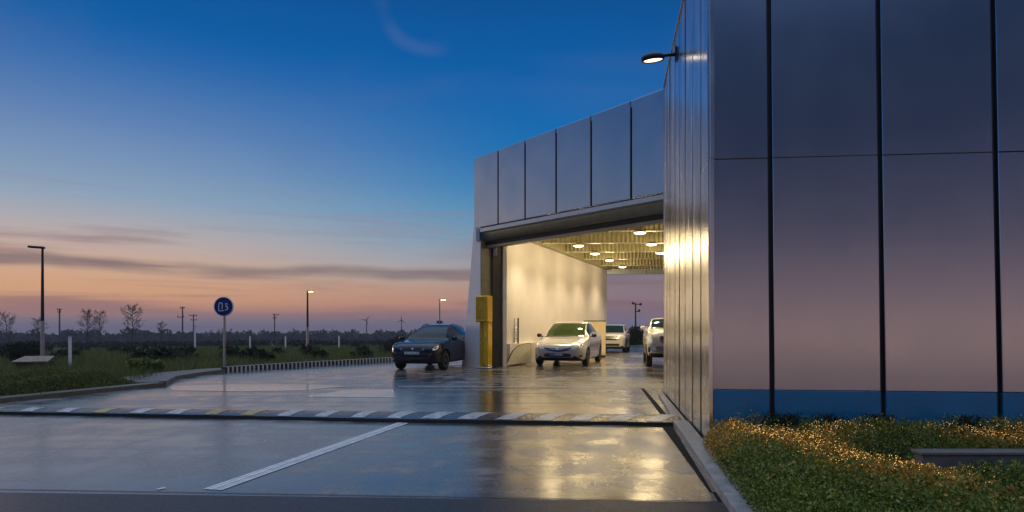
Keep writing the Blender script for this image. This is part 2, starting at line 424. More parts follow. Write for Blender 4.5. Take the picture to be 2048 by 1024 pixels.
g = G(); g.extrude([(p.x, p.y, 0) for p in apron_poly], (0, 0, -.9)); tag(g.build('apron', M['wet']), kind='structure')

# slab joints: saw cuts in the concrete, laid as thin sheets
g = G()
def strip(g, a, b, w, z=.004):
    a = Vector((a[0], a[1], z)); b = Vector((b[0], b[1], z)); d = (b-a).normalized(); n = Vector((-d.y, d.x, 0))*w/2
    g.add([a-n, b-n, b+n, a+n], [(0, 1, 2, 3)])
strip(g, gr(0, 979), gr(1452, 1004), .018)
strip(g, gr(830, 806.5), gr(1318, 806), .03)
strip(g, gr(1010, 787), gr(1305, 786.5), .03)
strip(g, gr(640, 776), gr(1290, 776.5), .045)
tag(g.build('apron_joint_lines', M['kerb_k']), kind='structure')
g = G(); strip(g, gr(796, 772.6), gr(1200, 774.2), .10)
strip(g, gr(610, 793), gr(790, 795), .06)
tag(g.build('road_line', M['line_w']), 'thin pale line painted across the apron in front of the gateway', None, None, 'structure')
g = G()  # pale sky sheen on the apron, put in as lighter sheets
for poly in ([(336, 773), (470, 768.5), (640, 769.5), (690, 773), (610, 781), (480, 783), (345, 781)], [(612, 793), (692, 780), (790, 779.5), (790, 794.5)]):
    g.add([gr(*p)+Vector((0, 0, .0042)) for p in poly], [tuple(range(len(poly)))])
tag(g.build('sky_sheen', mat('pale_sheen', (.26, .255, .25), .22, 0, .2, 3., rvar=.10, coat=.5, bump=.04, bscale=30)), kind='structure')
# double striped line in front of the hump
a0, a1 = gr(424, 980), gr(806, 846)
dv = (a1-a0).normalized(); nv = Vector((-dv.y, dv.x, 0))
g = G()
for off, w in ((-.080, .040), (-.036, .036), (.024, .062), (.078, .034)):
    strip(g, a0+nv*off, a1+nv*off, w, .005)
tag(g.build('lane_marking', M['line_w']), kind='structure')
g = G(); strip(g, gr(314, 979.5), gr(330, 976), .05, .005); tag(g.build('lane_dash', M['line_w']), kind='structure')

# darker asphalt lane nearest the camera
ja, jb = gr(-700, 975), gr(1455, 1004.5)
g = G(); g.add([(ja.x, ja.y-.02, .0045), (jb.x, jb.y-.02, .0045), (1.74, 4.9, .0045), (.4, -6, .0045), (-14, -6, .0045), (-13, 4.0, .0045)], [(0, 1, 2, 3, 4, 5)])
tag(g.build('road', mat('damp_asphalt', (.026, .028, .032), .40, 0, .3, 30., bump=.12, bscale=220., rvar=.10, spec=.25)), kind='structure')
# pavement verge strip on the left, and pavement at the corner
g = G()
A = [gr(-260, 832), gr(0, 806), gr(330, 772)]
wd = Vector((-.8, .6, 0)).normalized()
for p, q in zip(A[:-1], A[1:]):
    d = (q-p).normalized(); nn = Vector((-d.y, d.x, 0))
    g.extrude([p+nn*.02, q+nn*.02, q+nn*.42, p+nn*.42], (0, 0, .09))
tag(g.build('verge_kerb', M['kerb_tan']), 'plain concrete edging along the grass on the left', 'kerb', None, 'structure')
# striped kerb
g = G(); KK = []
for a, b in zip(KERB[:-1], KERB[1:]):
    n = max(1, int(round((b-a).length/.1)))
    KK += [a.lerp(b, i/n) for i in range(n)]
L = 0; seg = .27; i0 = 0; idx = 0
cum = [0]
for p, q in zip(KK[:-1], KK[1:]): cum.append(cum[-1]+(q-p).length)
def kp(s):
    s = min(max(s, 0), cum[-1]-1e-4); i = max(j for j in range(len(cum)) if cum[j] <= s); i = min(i, len(KK)-2)
    return KK[i].lerp(KK[i+1], (s-cum[i])/max(1e-6, cum[i+1]-cum[i]))
s = 0
while s < cum[-1]-.3:
    plain = s < 4.6
    g.mi = 2 if plain else idx % 2; w = .25 if plain else (.065 if g.mi == 0 else .115)
    p, q = kp(s), kp(s+w); d = (q-p).normalized(); nn = Vector((-d.y, d.x, 0))
    h = .115 if plain else (.19 if g.mi == 0 else .18)
    o_ = .0 if (plain or g.mi == 0) else .02
    g.extrude([p+nn*o_, q+nn*o_, q+nn*.16, p+nn*.16], (0, 0, h)); s += w; idx += 1
o = g.build('kerb', [M['kerb_w'], M['kerb_k'], M['kerb_tan']]); tag(o, 'curved kerb of alternating white and dark blocks beside the field', 'kerb', None, 'structure')
g = G()
inner = []; outer = []
for k in range(0, 60):
    s = cum[-1]*k/59*.9; p = kp(s); q = kp(s+.2); d = (q-p).normalized(); nn = Vector((-d.y, d.x, 0))
    wdt = .9*math.exp(-((s-2.2)/3.5)**2)+.35
    inner.append(p+nn*.17+Vector((0,0,.10))); outer.append(p+nn*(.17+wdt)+Vector((0,0,.10)))
n = len(inner)
g.add(inner+outer, [(i, i+1, n+i+1, n+i) for i in range(n-1)])
g.add([p-Vector((0,0,.3)) for p in outer]+outer, [(i, i+1, n+i+1, n+i) for i in range(n-1)])
tag(g.build('pavement', M['pave']), kind='structure')

# ------------------------------------------------------------------ speed hump
hb = [gr(-330, 814), gr(0, 818.5), gr(400, 822.5), gr(800, 826.5), gr(1355, 833)]
hf = [gr(-330, 824), gr(0, 829.5), gr(400, 836.5), gr(800, 845.5), gr(1366, 852.5)]
o = thing('speed_hump', 'low rubber speed hump striped black, white and yellow across the apron', 'speed hump', (hf[3].x, hf[3].y, 0))
def hline(P, t):
    L = len(P)-1; i = min(int(t*L), L-1); return P[i].lerp(P[i+1], t*L-i)
def hsec(t):
    a, b = hline(hf, t), hline(hb, t)
    return [a.lerp(b, u)+Vector((0, 0, z)) for u, z in ((0, .002), (.05, .050), (.16, .058), (.30, .064), (.55, .066), (.85, .052), (1, .002))]
g = G(); n = 60
S = [hsec(i/n) for i in range(n+1)]; k = len(S[0])
P_ = [p for s_ in S for p in s_]
g.add(P_, [(i*k+j, (i+1)*k+j, (i+1)*k+j+1, i*k+j+1) for i in range(n) for j in range(1, k-1)] + [tuple(range(k)), tuple(range(n*k+k-1, n*k-1, -1))])
g.mi = 1; g.add(P_, [(i*k, (i+1)*k, (i+1)*k+1, i*k+1) for i in range(n)])
g.build('hump_body', [M['hump'], M['hump_edge']], o)
def hpt(t, u):
    sct = hsec(t); us = (0, .05, .16, .30, .55, .85, 1)
    for j in range(6):
        if us[j] <= u <= us[j+1]: return sct[j].lerp(sct[j+1], (u-us[j])/(us[j+1]-us[j]))+Vector((0, 0, .004))
stripes = [(-60, 0), (70, 1), (190, 0), (318, 1), (435, 0), (530, 0), (630, 1), (690, 0), (735, 0), (808, 0), (880, 0), (952, 0), (1022, 0), (1110, 0), (1240, 0)]
def tpx(px):
    best = min(range(601), key=lambda q: abs(1024+F*hline(hb, q/600).x/hline(hb, q/600).y-px)); return best/600
for px, c in [(x, y) for x, y in zip(range(-150, 1340, 74), [0,0,1,0,0,1,0,0,1,1,0,0,0,0,0,0,0,0,0,0,0])]:
    t0 = tpx(px); wv = .0165; sk = -.012
    gg = G()
    us = (.10, .30, .55, .85, .97)
    vs = [hpt(min(1, max(0, t0+sk*(1-u)*2+e)), u) for u in us for e in (0, wv)]
    gg.add(vs, [(2*j, 2*j+1, 2*j+3, 2*j+2) for j in range(len(us)-1)])
    gg.build('painted_stripe', M['hump_y' if c else 'hump_w'], o)

# ------------------------------------------------------------------ right-hand building (metal clad)
C0 = Vector((2.39, 7.53, 0)); WD = Vector((.156, 1, 0)).normalized(); FD = Vector((1, -.10, 0)).normalized()
WN = Vector((-WD.y, WD.x, 0)); FN = Vector((FD.y, -FD.x, 0))     # outward normals
WTOP = 6.86
LEAN = math.tan(R(1.6))
bld = thing('metal_clad_building', 'tall flat building clad in smooth grey metal panels with dark joints beside the driveway', 'building', tuple(C0))
def fp(s, z, out=0.):
    """point on the street face"""
    return C0+FD*s+FN*(out-z*LEAN)+Vector((0, 0, z))
def wp(s, z, out=0.):
    return C0+WD*s+WN*out+Vector((0, 0, z))
WLEN = 6.45
# dark backing body
g = G()
ic = .06
FL = 11.2
def bodyring(z):
    a = fp(.08, z, -ic) - WN*.0; b = fp(FL, z, -ic); c = b+WD*14; d = wp(WLEN, z, -ic)+WN*-.3; 
    return [wp(.06, z, -ic)-FN*(z*LEAN), b, c, d+WD*-.02+Vector((4.2, 2.2, 0)), wp(WLEN-.01, z, -ic)]
r0, r1 = bodyring(0), bodyring(WTOP-.05)
n = len(r0); g.add(r0+r1, [tuple(range(n)), tuple(range(2*n-1, n-1, -1))]+[(i, (i+1) % n, n+(i+1) % n, n+i) for i in range(n)])
g.build('backing_wall', M['joint'], bld)
# street face panels
fj = [0.0, .728, 1.99, 3.27, 4.55, 5.83, 7.1, 8.4, 9.7, 11.0]
SEAM = 3.55; PL = .75
def panel(face, s0, s1, z0, z1, m, name, th=.05, bev=.006, out=0.):
    g = G(); ta, tb = RNG.normal(0, .0022), RNG.normal(0, .0014)
    q = lambda s, z, o: face(s, z, o+ta*(s-(s0+s1)/2)+tb*(z-(z0+z1)/2))
    fr = [q(s0+bev, z0+bev, out), q(s1-bev, z0+bev, out), q(s1-bev, z1-bev, out), q(s0+bev, z1-bev, out)]
    md = [q(s0, z0, out-bev), q(s1, z0, out-bev), q(s1, z1, out-bev), q(s0, z1, out-bev)]
    bk = [q(s0, z0, out-th), q(s1, z0, out-th), q(s1, z1, out-th), q(s0, z1, out-th)]
    g.add(fr+md+bk, [(0,1,2,3)]+[(i, (i+1) % 4, 4+(i+1) % 4, 4+i) for i in range(4)]+[(4+i, 4+(i+1) % 4, 8+(i+1) % 4, 8+i) for i in range(4)]+[(8,9,10,11)])
    return g.build(name, m, bld)
for s0, s1 in zip(fj[:-1], fj[1:]):
    e = .026
    panel(fp, s0+(.035 if s0 == 0 else e), s1-e, PL+.002, SEAM-.002, M['panel'], 'wall_panel')
    panel(fp, s0+(.035 if s0 == 0 else e), s1-e, SEAM+.002, WTOP, M['panel'], 'wall_panel')
    o = panel(fp, s0+(.035 if s0 == 0 else e), s1-e, .02, PL-.002, M['blue'], 'lower_panel')  # lowest row of panels in plain blue
# thin bright edge of each joint
for s0 in fj[1:-1]:
    g = G(); g.extrude([fp(s0-.034, .02, .004), fp(s0-.034, WTOP, .004), fp(s0-.024, WTOP, .004), fp(s0-.024, .02, .004)], -FN*.05)
    g.build('joint_trim', M['darkmetal'], bld)
# side wall strips
wj = [.03, .80, 1.62, 2.54, 3.37, 4.11, 5.11, 5.75, WLEN]
for s0, s1 in zip(wj[:-1], wj[1:]):
    e = .030
    if s0 > .1: panel(wp, s0-e+.001, s0+e-.001, .06, WTOP-.002, M['joint'], 'joint_strip', th=.04, bev=.002, out=.002)
    if s0 < .1:
        panel(wp, s0, s1-e, .06, SEAM-.003, M['silver'], 'side_panel'); panel(wp, s0, s1-e, SEAM+.003, WTOP, M['silver'], 'side_panel')
    else: panel(wp, s0+e, s1-e, .06, WTOP, M['silver'], 'side_panel')
g = G()
for z0, z1 in ((.02, WTOP),):
    a = C0+Vector((0, 0, 0))
    pts = [fp(.0, z0, .012)+WN*.012, fp(.03, z0, .012), fp(.03, z0, -.03), wp(.03, z0, -.03), wp(.03, z0, .012)]
    pt2 = [p+Vector((0, 0, z1-z0)) - FN*((z1-z0)*LEAN) for p in pts]
    n = 5; g.add(pts+pt2, [tuple(range(n)), tuple(range(2*n-1, n-1, -1))]+[(i, (i+1) % n, n+(i+1) % n, n+i) for i in range(n)])
g.build('corner_trim', M['trim'], bld)
g = G(); g.extrude([wp(WLEN+.001, .02, .01), wp(WLEN+.03, .02, .01), wp(WLEN+.03, .02, -.3), wp(WLEN+.001, .02, -.3)], (0, 0, WTOP-.0)); g.build('end_trim', M['trim'], bld)
# coping
g = G()
g.extrude([wp(-.02, WTOP+.004, .02), wp(WLEN+.03, WTOP+.004, .02), wp(WLEN+.03, WTOP+.004, -.35), wp(.3, WTOP+.004, -.35)], (0, 0, .03)); g.build('coping', M['galv'], bld)
g = G(); g.extrude([wp(0, .0, -.01), wp(WLEN, .0, -.01), wp(WLEN, .0, -.05), wp(0, .0, -.05)], (0, 0, .06)); g.build('base_rail', M['darkmetal'], bld)

# wall lamp
B = C0+WD*(11.27-7.53)/WD.y; lp = Vector((B.x, B.y, 6.43))
o = thing('wall_lamp', 'black arm lamp, lit, projecting from the top of the silver side wall', 'wall lamp', tuple(lp+WN*.005))
aim = Vector((-1, -.02, -.12)).normalized()
g = G(); Mx = Matrix.Rotation(math.atan2(WN.y, WN.x), 3, 'Z')
g.box(lp+WN*.02, (.03, .12, .26), Mx, .008); g.build('mounting_plate', M['lamp_black'], o)
g = G(); pth = [lp+WN*.03+Vector((0, 0, .0)), lp+aim*.12, lp+aim*.22, lp+aim*.34]
g.tube(pth, [.035, .03, .028, .03], 10); g.build('arm', M['lamp_black'], o, True)
g = G(); hd = lp+aim*.44+Vector((0, 0, -.018)); Mh = aim.to_track_quat('X', 'Z').to_matrix() @ Matrix.Diagonal((1.75, 1, 1))
g.lathe([(.02, .075), (.08, .065), (.115, .035), (.125, .0), (.123, -.030), (.112, -.058), (.104, -.058), (.10, -.03)], 24, Mh, hd); g.build('lamp_head', M['lamp_black'], o, True)
g = G(); g.lathe([(.099, -.024), (.098, -.036), (.055, -.040), (.01, -.041)], 24, Mh, hd); g.build('lens', M['wlens'], o, True)
def lamp(name, kind, loc, energy, color, parent, size=.3, spot=None, blend=.5, aimv=(0,0,-1)):
    ld = bpy.data.lights.new(name, kind); ld.energy = energy; ld.color = color
    if kind == 'AREA': ld.shape = 'DISK'; ld.size = size
    else: ld.shadow_soft_size = size
    if kind == 'SPOT': ld.spot_size = spot; ld.spot_blend = blend
    lo = bpy.data.objects.new(name, ld); COL.objects.link(lo); lo.parent = parent
    lo.location = WM(parent).inverted() @ Vector(loc); lo.rotation_euler = Vector(aimv).to_track_quat('-Z', 'Y').to_euler()
    return lo
lamp('wall_lamp_bulb', 'SPOT', hd+Vector((0, 0, -.05)), 60, (1, .80, .55), o, .09, R(70), .8)

# ------------------------------------------------------------------ gateway building
L0 = Vector((-1.43, 23.5, 0)); R0 = Vector((4.15, 16.8, 0)); UD = (R0-L0).normalized(); UL = (R0-L0).length
IN = Vector((-UD.y, UD.x, 0));
if IN.y < 0: IN = -IN
def gp(u, z, t=0.): return L0+UD*u+IN*t+Vector((0, 0, z))
def upx(px):
    r = (px-1024)/F; return (r*L0.y-L0.x)/(UD.x-r*UD.y)
UE = upx(1333)+1.6
ztop = lambda u: 7.84+.11*u/UL
zbot = lambda u: 5.23-.08*u/UL
gate = thing('gateway_building', 'drive-through gateway with a panelled metal fascia over a lit open passage', 'building', tuple(L0))
gj = [0.0]+[upx(x) for x in (996, 1050, 1112, 1182, 1262)]+[upx(1333)+.25, UE]
for s0, s1 in zip(gj[:-1], gj[1:]):
    e = .032; a = s0+(0 if s0 == 0 else e); b = s1-e; bv = .012; g = G()
    Q = lambda u, k, t: gp(u, (ztop(u) if k else zbot(u)), t)
    dz = Vector((0, 0, bv))
    fr = [Q(a+bv, 0, 0)+dz, Q(b-bv, 0, 0)+dz, Q(b-bv, 1, 0)-dz, Q(a+bv, 1, 0)-dz]
    md = [Q(a, 0, bv), Q(b, 0, bv), Q(b, 1, bv), Q(a, 1, bv)]; bk = [Q(a, 0, .06), Q(b, 0, .06), Q(b, 1, .06), Q(a, 1, .06)]
    g.add(fr+md+bk, [(0,1,2,3)]+[(i, (i+1) % 4, 4+(i+1) % 4, 4+i) for i in range(4)]+[(4+i, 4+(i+1) % 4, 8+(i+1) % 4, 8+i) for i in range(4)]+[(8,9,10,11)])
    g.build('fascia_panel', M['fascia'], gate)
# roof volume behind the fascia (solid slab over the passage)
CZ = 5.2; IZ = 5.85
S0 = Vector((-.36, 24.2, 0)); E0 = Vector((6.08, 40.2, 0)); ID = (E0-S0).normalized(); INL = Vector((-ID.y, ID.x, 0))
RW0 = gp(UE-.1, 0, .8); RW1 = RW0+ID*24.5
lo_ = [gp(.03, 0, .065), gp(UE, 0, .065), RW1+Vector((.5, 0, 0)), Vector((RW1.x+.4, 40.25, 0)), E0+INL*.45, S0+INL*.45]
g = G(); g.extrude([p+Vector((0, 0, IZ+.02)) for p in lo_], (0, 0, 1.9)); g.build('roof', M['joint'], gate)
g = G(); g.extrude([gp(.03, zbot(0)+.01, .065), gp(UE, zbot(UE)+.01, .065), gp(UE, IZ+.01, .065), gp(.03, IZ+.01, .065)], IN*.25); g.build('lintel', M['joint'], gate)
# left leg: battered white pier, flaring to the ground
prof = [(-.80, 0), (-.74, .25), (-.62, .9), (-.47, 1.9), (-.30, 3.1), (-.14, 4.3), (-.02, 5.22), (.40, 5.22), (.40, 0)]
g = G(); g.extrude([gp(u, z, 0.0) for u, z in prof], IN*.42); g.build('pier', M['white'], gate)
g = G(); g.extrude([gp(.40, 0, .03), gp(.425, 0, .03), gp(.425, 0, .50), gp(.40, 0, .50)], (0, 0, 5.0)); g.build('reveal_lining', M['reveal'], gate)
g = G(); g.extrude([gp(.36, 0, .50), gp(.50, 0, .50), gp(.50, 0, .70), gp(.47, 0, .70), gp(.47, 0, .98), gp(.36, 0, .98)], (0, 0, 4.98)); g.build('shutter_track', M['jamb'], gate)
g = G(); g.extrude([gp(.34, 0, .985), gp(.53, 0, .985), gp(.53, 0, 1.16), gp(.34, 0, 1.16)], (0, 0, 5.0)); g.build('jamb_trim', M['white'], gate)
g = G(); g.box(gp(.53, 4.35, .60), (.14, .12, .30), None, .01); g.build('sensor_box', M['beam'], gate)
# shutter assembly, following the underside of the fascia
def along(prof, u0, u1, m, name, smooth=False, t0=0):
    g = G(); a = [gp(u0, zbot(u0)+z, t) for t, z in prof]; b = [gp(u1, zbot(u1)+z, t) for t, z in prof]; n = len(prof)
    g.add(a+b, [tuple(range(n)), tuple(range(2*n-1, n-1, -1))]+[(i, (i+1) % n, n+(i+1) % n, n+i) for i in range(n)])
    return g.build(name, m, gate, smooth)
U1 = UE-.2
along([(.02, -.055), (.30, -.055), (.30, -.02), (.02, -.02)], .10, U1, M['black'], 'shadow_gap')
along([(-.04, -.06), (-.04, -.19), (.05, -.23), (.34, -.23), (.34, -.06)], .42, U1, M['beam'], 'shutter_guide')
along([(.06, -.235), (.08, -.42), (.14, -.50), (.24, -.55), (.40, -.55), (.40, -.235)], .42, U1, M['shutter'], 'shutter_hood', True)
along([(.20, -.555), (.24, -.66), (.40, -.66), (.40, -.555)], .42, U1, M['black'], 'shutter_slot')
along([(.26, -.665), (.27, -.76), (.36, -.78), (.40, -.665)], .42, U1, M['shutter'], 'shutter_bottom_bar')
g = G(); g.extrude([gp(.20, 4.72, -.05), gp(.415, 4.72, -.05), gp(.415, 4.72, .40), gp(.20, 4.72, .40)], (0, 0, .46)); g.build('end_bracket', M['blue'], gate)
# passage walls
g = G(); g.extrude([S0, E0, E0+INL*.4, S0+INL*.4], (0, 0, IZ)); g.build('passage_wall', M['inner'], gate)
g = G(); g.extrude([RW0, RW1, RW1-INL*.4, RW0-INL*.4], (0, 0, IZ)); g.build('passage_wall', M['inner'], gate)
g = G()
dk = [gp(.5, IZ-.02, .42), gp(UE-.1, IZ-.02, .42), Vector((RW1.x, RW1.y, IZ-.02)), Vector((RW1.x, 40.2, IZ-.02)), Vector((E0.x, E0.y, IZ-.02)), Vector((S0.x, S0.y, IZ-.02))]
g.extrude(dk, (0, 0, .04)); g.build('ceiling', M['deck'], gate)
g = G(); g.extrude([E0+Vector((0, 0, 0))+ID*.004, E0+INL*.4+ID*.004, E0+INL*.4+ID*.06, E0+ID*.06], (0, 0, IZ)); g.build('end_trim', M['beam'], gate)
# hanging ribbed ceiling baffles with bright bottom rails
def wall_x(Y, P0):  # x on a passage wall line at depth Y
    return P0.x+ID.x/ID.y*(Y-P0.y)
def facade_x(Y): return L0.x+(UD.x/UD.y)*(Y-L0.y)
BY = [21.6, 24.2, 27.6, 30.8, 34.0, 37.6, 40.05]
TILT = -.03
for i, Y in enumerate(BY):
    xl = max(wall_x(Y, S0), facade_x(Y)+.9 if Y < 24.5 else -99)+.33; xr = wall_x(Y, RW0)-.02
    yy = lambda x: Y+TILT*(x-xl)
    n = int((xr-xl)/.095); g = G(); V = []; 
    for k in range(n+1):
        x = xl+(xr-xl)*k/n; o_ = .0 if k % 2 else .05
        for z in (CZ+.05, IZ-.03): V.append((x, yy(x)+o_, z))
    g.add(V, [(2*k, 2*k+2, 2*k+3, 2*k+1) for k in range(n)])
    g.build('ceiling_baffle', M['deck'], gate)
    g = G(); g.extrude([(xl, yy(xl)-.03, CZ), (xr, yy(xr)-.03, CZ), (xr, yy(xr)+.07, CZ), (xl, yy(xl)+.07, CZ)], (0, 0, .032)); g.build('baffle_rail', M['rail'], gate)
g = G(); a = S0-INL*.004; b = E0-INL*.004
g.extrude([a+Vector((0,0,CZ-.02)), b+Vector((0,0,CZ-.02)), b-INL*.30+Vector((0,0,CZ-.02)), a-INL*.30+Vector((0,0,CZ-.02))], (0, 0, IZ-CZ-.03)); g.build('cornice', M['deck'], gate)
# rear lintel seen against the dusk
xr = wall_x(40.4, RW0)
g = G(); g.extrude([(E0.x, 40.28, CZ-.25), (xr, 40.0, CZ-.25), (xr, 40.0, CZ+.05), (E0.x, 40.28, CZ+.05)], (0, .3, 0)); g.build('rear_beam', M['beam'], gate)
for x in (7.6, 8.6, 9.7): G().box((x, 40.17, CZ-.1), (.05, .06, .30)).build('beam_bracket', M['galv'], gate)
# low plinth along the passage wall
g = G(); a = S0+ID*.25-INL*.002; b = S0+ID*3.6-INL*.002
g.extrude([a, b, b-INL*.20, a-INL*.20], (0, 0, .86)); g.build('wall_plinth', M['inner'], gate)
g = G(); a = S0-INL*.004; b = E0-INL*.004; a += ID*3.7
g.extrude([a, b, b-INL*.03, a-INL*.03], (0, 0, .14)); g.build('skirting', M['beam'], gate)

# ceiling luminaires
LUM = [((103, 475), 0)]
lum_px = [(1103, 475, 25.0), (1157, 493, 27.6-.12), (1190, 507, 30.4), (1219, 519, 33.4), (1245, 532, 37.0), (1280, 464, 23.7), (1303, 487, 27.0), (1321, 501, 30.1)]
where = ['by the passage wall, nearest the shutter', 'by the passage wall, second from the shutter', 'by the passage wall, third from the shutter', 'by the passage wall, fourth from the shutter', 'by the passage wall, farthest in beside the rear opening',
         'in the row away from the wall, biggest and nearest the shutter', 'in the row away from the wall, second from the shutter', 'in the row away from the wall, cut by the building edge']
proto = None
for (px, py, Y), wtxt in zip(lum_px, where):
    p = at(px, py, Y); p.z = CZ-.08
    lab = 'round lit ceiling light '+wtxt
    if proto is None:
        o = proto = thing('ceiling_light', lab, 'ceiling light', (0, 0, 0), 0, 'round ceiling lights in the passage')
        g = G(); g.lathe([(.05, .09), (.10, .085), (.21, .03), (.245, -.01), (.24, -.03), (.22, -.035)], 28); g.build('housing', M['rail'], o, True)
        g = G(); g.lathe([(.215, -.028), (.21, -.050), (.14, -.070), (.02, -.077)], 28); g.build('lens', M['lens'], o, True)
        lamp('ceiling_light_spot', 'SPOT', (0, 0, -.10), 385, (1, .77, .47), o, .20, R(128), .72); lamp('ceiling_light_bulb', 'POINT', (0, 0, -.16), 62, (1, .75, .40), o, .28)
    else: o = copy_tree(proto)
    o.location = p; o['label'] = lab
# the two rods of the nearest one
# ------------------------------------------------------------------ objects at the gate
# yellow control post
yb = gp(.52, 0, -.15); yb = gr(968, 737)
yaw = math.atan2(UD.y, UD.x)*.35
o = thing('control_post', 'yellow steel control box on a post in front of the white pier', 'control post', tuple(yb), R(-28))
def yp(x, y, z): return Vector((x, y, z))
g = G(); g.extrude([yp(-.165, -.02, .02), yp(.02, -.02, .02), yp(.02, -.02, 1.70), yp(-.165, -.02, 1.70)], (0, .20, 0))
g.build('post', M['yellow_dk'], o, world=False)
g = G(); g.extrude([yp(.022, -.05, .30), yp(.06, -.05, .12), yp(.14, -.05, .02), yp(.20, -.05, .02), yp(.20, -.05, 1.70), yp(.022, -.05, 1.70)], (0, .30, 0)); g.build('post_cover', M['yellow'], o, world=False)
g = G(); g.box((.0, .06, .03), (.44, .36, .06), None, .015); g.box((.15, .06, .09), (.12, .22, .10), None, .02); g.build('base_plate', M['galv'], o, world=False)
g = G(); g.box((-.02, .04, 2.18), (.50, .40, .96), None, .025); g.build('box', M['yellow'], o, world=False)
g = G()
for (x0, x1, z0, z1) in ((-.24, .15, 2.585, 2.62), (-.24, .15, 1.735, 1.77), (-.24, -.215, 1.77, 2.585), (.12, .15, 1.77, 2.585)): g.box(((x0+x1)/2, -.175, (z0+z1)/2), (x1-x0, .04, z1-z0), None, .006)
g.build('door_frame', M['yellow'], o, world=False)
g = G(); g.box((-.047, -.165, 2.178), (.335, .014, .81)); g.build('door_panel', M['yellow_dk'], o, world=False)
bt = mat('orange_button', (.75, .20, .03), .3, coat=.4)
for x, z in ((-.14, 1.90), (-.10, 1.86), (-.06, 1.95)):
    G().lathe([(.02, 0), (.018, .012), (.006, .016)], 12, Matrix.Rotation(R(90), 3, 'X'), (x, -.173, z)).build('button', bt, o, True, world=False)
g = G(); g.lathe([(.035, 0), (.03, .015), (.008, .02)], 14, Matrix.Rotation(R(90), 3, 'X'), (.12, -.051, 1.18)); g.build('lock', M['whitepost'], o, True, world=False)

# curved deflector panel leaning on the plinth
dp = gr(1011, 733.5)
o = thing('deflector_panel', 'cream panel with one big rounded corner leaning on the low plinth', 'panel', tuple(dp))
a = at(1012, 728, 24.0); c1 = gr(1066, 727.5)
dd = (Vector((c1.x, c1.y, 0))-Vector((dp.x, dp.y, 0))); Lp = dd.length; dd.normalize(); ln = Vector((-dd.y, dd.x, 0))
outl = [(0, .03), (.10, .20), (.18, .38), (.30, .58), (.46, .73), (.64, .82), (.84, .86), (.95, .86), (1.0, .82), (1.0, .70), (.97, .40), (.94, .06)]
def prism2(outl, off, th, s=1.):
    g = G(); cx, cz = .6, .45
    P = [dp+dd*((cx+(u-cx)*s)*Lp)+Vector((0, 0, cz+(z-cz)*s))+ln*off+ln*.10*z for u, z in outl]; g.extrude(P, ln*th); return g
prism2(outl, 0, .035).build('frame', M['jamb'], o); prism2(outl, -.012, .01, .955).build('face', mat('cream_panel', (.56, .54, .42), .3, .1, .05), o)

# wire rack standing on the plinth
rp = S0+ID*1.15-INL*.10; rp.z = .86
o = thing('wire_rack', 'small upright wire rack with two dark posts standing on the plinth', 'rack', tuple(rp))
rx = UD
for sgn in (-1, 1):
    g = G(); g.tube([rp+rx*sgn*.13, rp+rx*sgn*.135+Vector((0, 0, 1.02))], .032, 6); g.build('upright', M['darkmetal'], o)
g = G()
for z in (.08, .2, .33, .46, .58): g.tube([rp+rx*-.13+Vector((0, 0, z)), rp+rx*.13+Vector((0, 0, z))], .008, 5)
for k in range(5): g.tube([rp+rx*(-.10+.05*k)+Vector((0, 0, .06)), rp+rx*(-.10+.05*k)+Vector((0, 0, .45+.06*(k % 2)))], .006, 5)
g.tube([rp+rx*-.12+Vector((0, 0, .55)), rp+rx*.04+Vector((0, 0, .72)), rp+rx*.11+Vector((0, 0, .86))], .010, 5)
g.tube([rp+rx*.12+Vector((0, 0, .52)), rp+rx*.0+Vector((0, 0, .66)), rp+rx*-.06+Vector((0, 0, .80))], .008, 5)
g.build('wire_grid', M['galv'], o)

# cream cabinet behind the sedan
cb = at(1190, 655, 31.2); cb.z = 0; cyaw = math.atan2(ID.y, ID.x)
o = thing('cabinet', 'tall cream cabinet standing between the silver sedan and the white pickup', 'cabinet', tuple(cb), R(-6))
g = G(); g.box((0, .35, .96), (1.06, .70, 1.72), None, .02); g.build('carcass', mat('cream_cabinet', (.62, .52, .33), .45, 0, .08), o, world=False)
g = G(); g.box((-.265, -.012, .96), (.50, .022, 1.62), None, .006); g.build('door', mat('cream_door', (.66, .56, .36), .4, 0, .06), o, world=False)
g = G(); g.box((.265, -.012, .96), (.50, .022, 1.62), None, .006); g.build('door', bpy.data.materials['cream_door'], o, world=False)
g = G(); g.box((0, .36, .05), (1.0, .6, .10)); g.build('base', M['jamb'], o, world=False)
g = G(); g.box((0, .34, 1.835), (1.12, .74, .03), None, .008); g.build('top', M['jamb'], o, world=False)

# ------------------------------------------------------------------ cars
def pchip(xs, ys):
    n = len(xs); h = [xs[i+1]-xs[i] for i in range(n-1)]; d = [(ys[i+1]-ys[i])/h[i] for i in range(n-1)]
    m = [0]*n; m[0] = d[0]; m[-1] = d[-1]
    for i in range(1, n-1):
        if d[i-1]*d[i] <= 0: m[i] = 0
        else:
            w1 = 2*h[i]+h[i-1]; w2 = h[i]+2*h[i-1]; m[i] = (w1+w2)/(w1/d[i-1]+w2/d[i])
    def f(x):
        x = min(max(x, xs[0]), xs[-1]); i = max(j for j in range(n-1) if xs[j] <= x+1e-12); t = (x-xs[i])/h[i]
        return (ys[i]*(1+2*t)*(1-t)**2+h[i]*m[i]*t*(1-t)**2+ys[i+1]*t*t*(3-2*t)+h[i]*m[i+1]*t*t*(t-1))
    return f
def fn_(pts): return pchip([p[0] for p in pts], [p[1] for p in pts])
CM = {}
CM['glass'] = mat('car_glass', (.006, .030, .045), .06, 0, .05, spec=.28)
CM['glass_g'] = mat('car_glass_green', (.030, .055, .018), .05, 0, .3, 2.5, spec=.5)
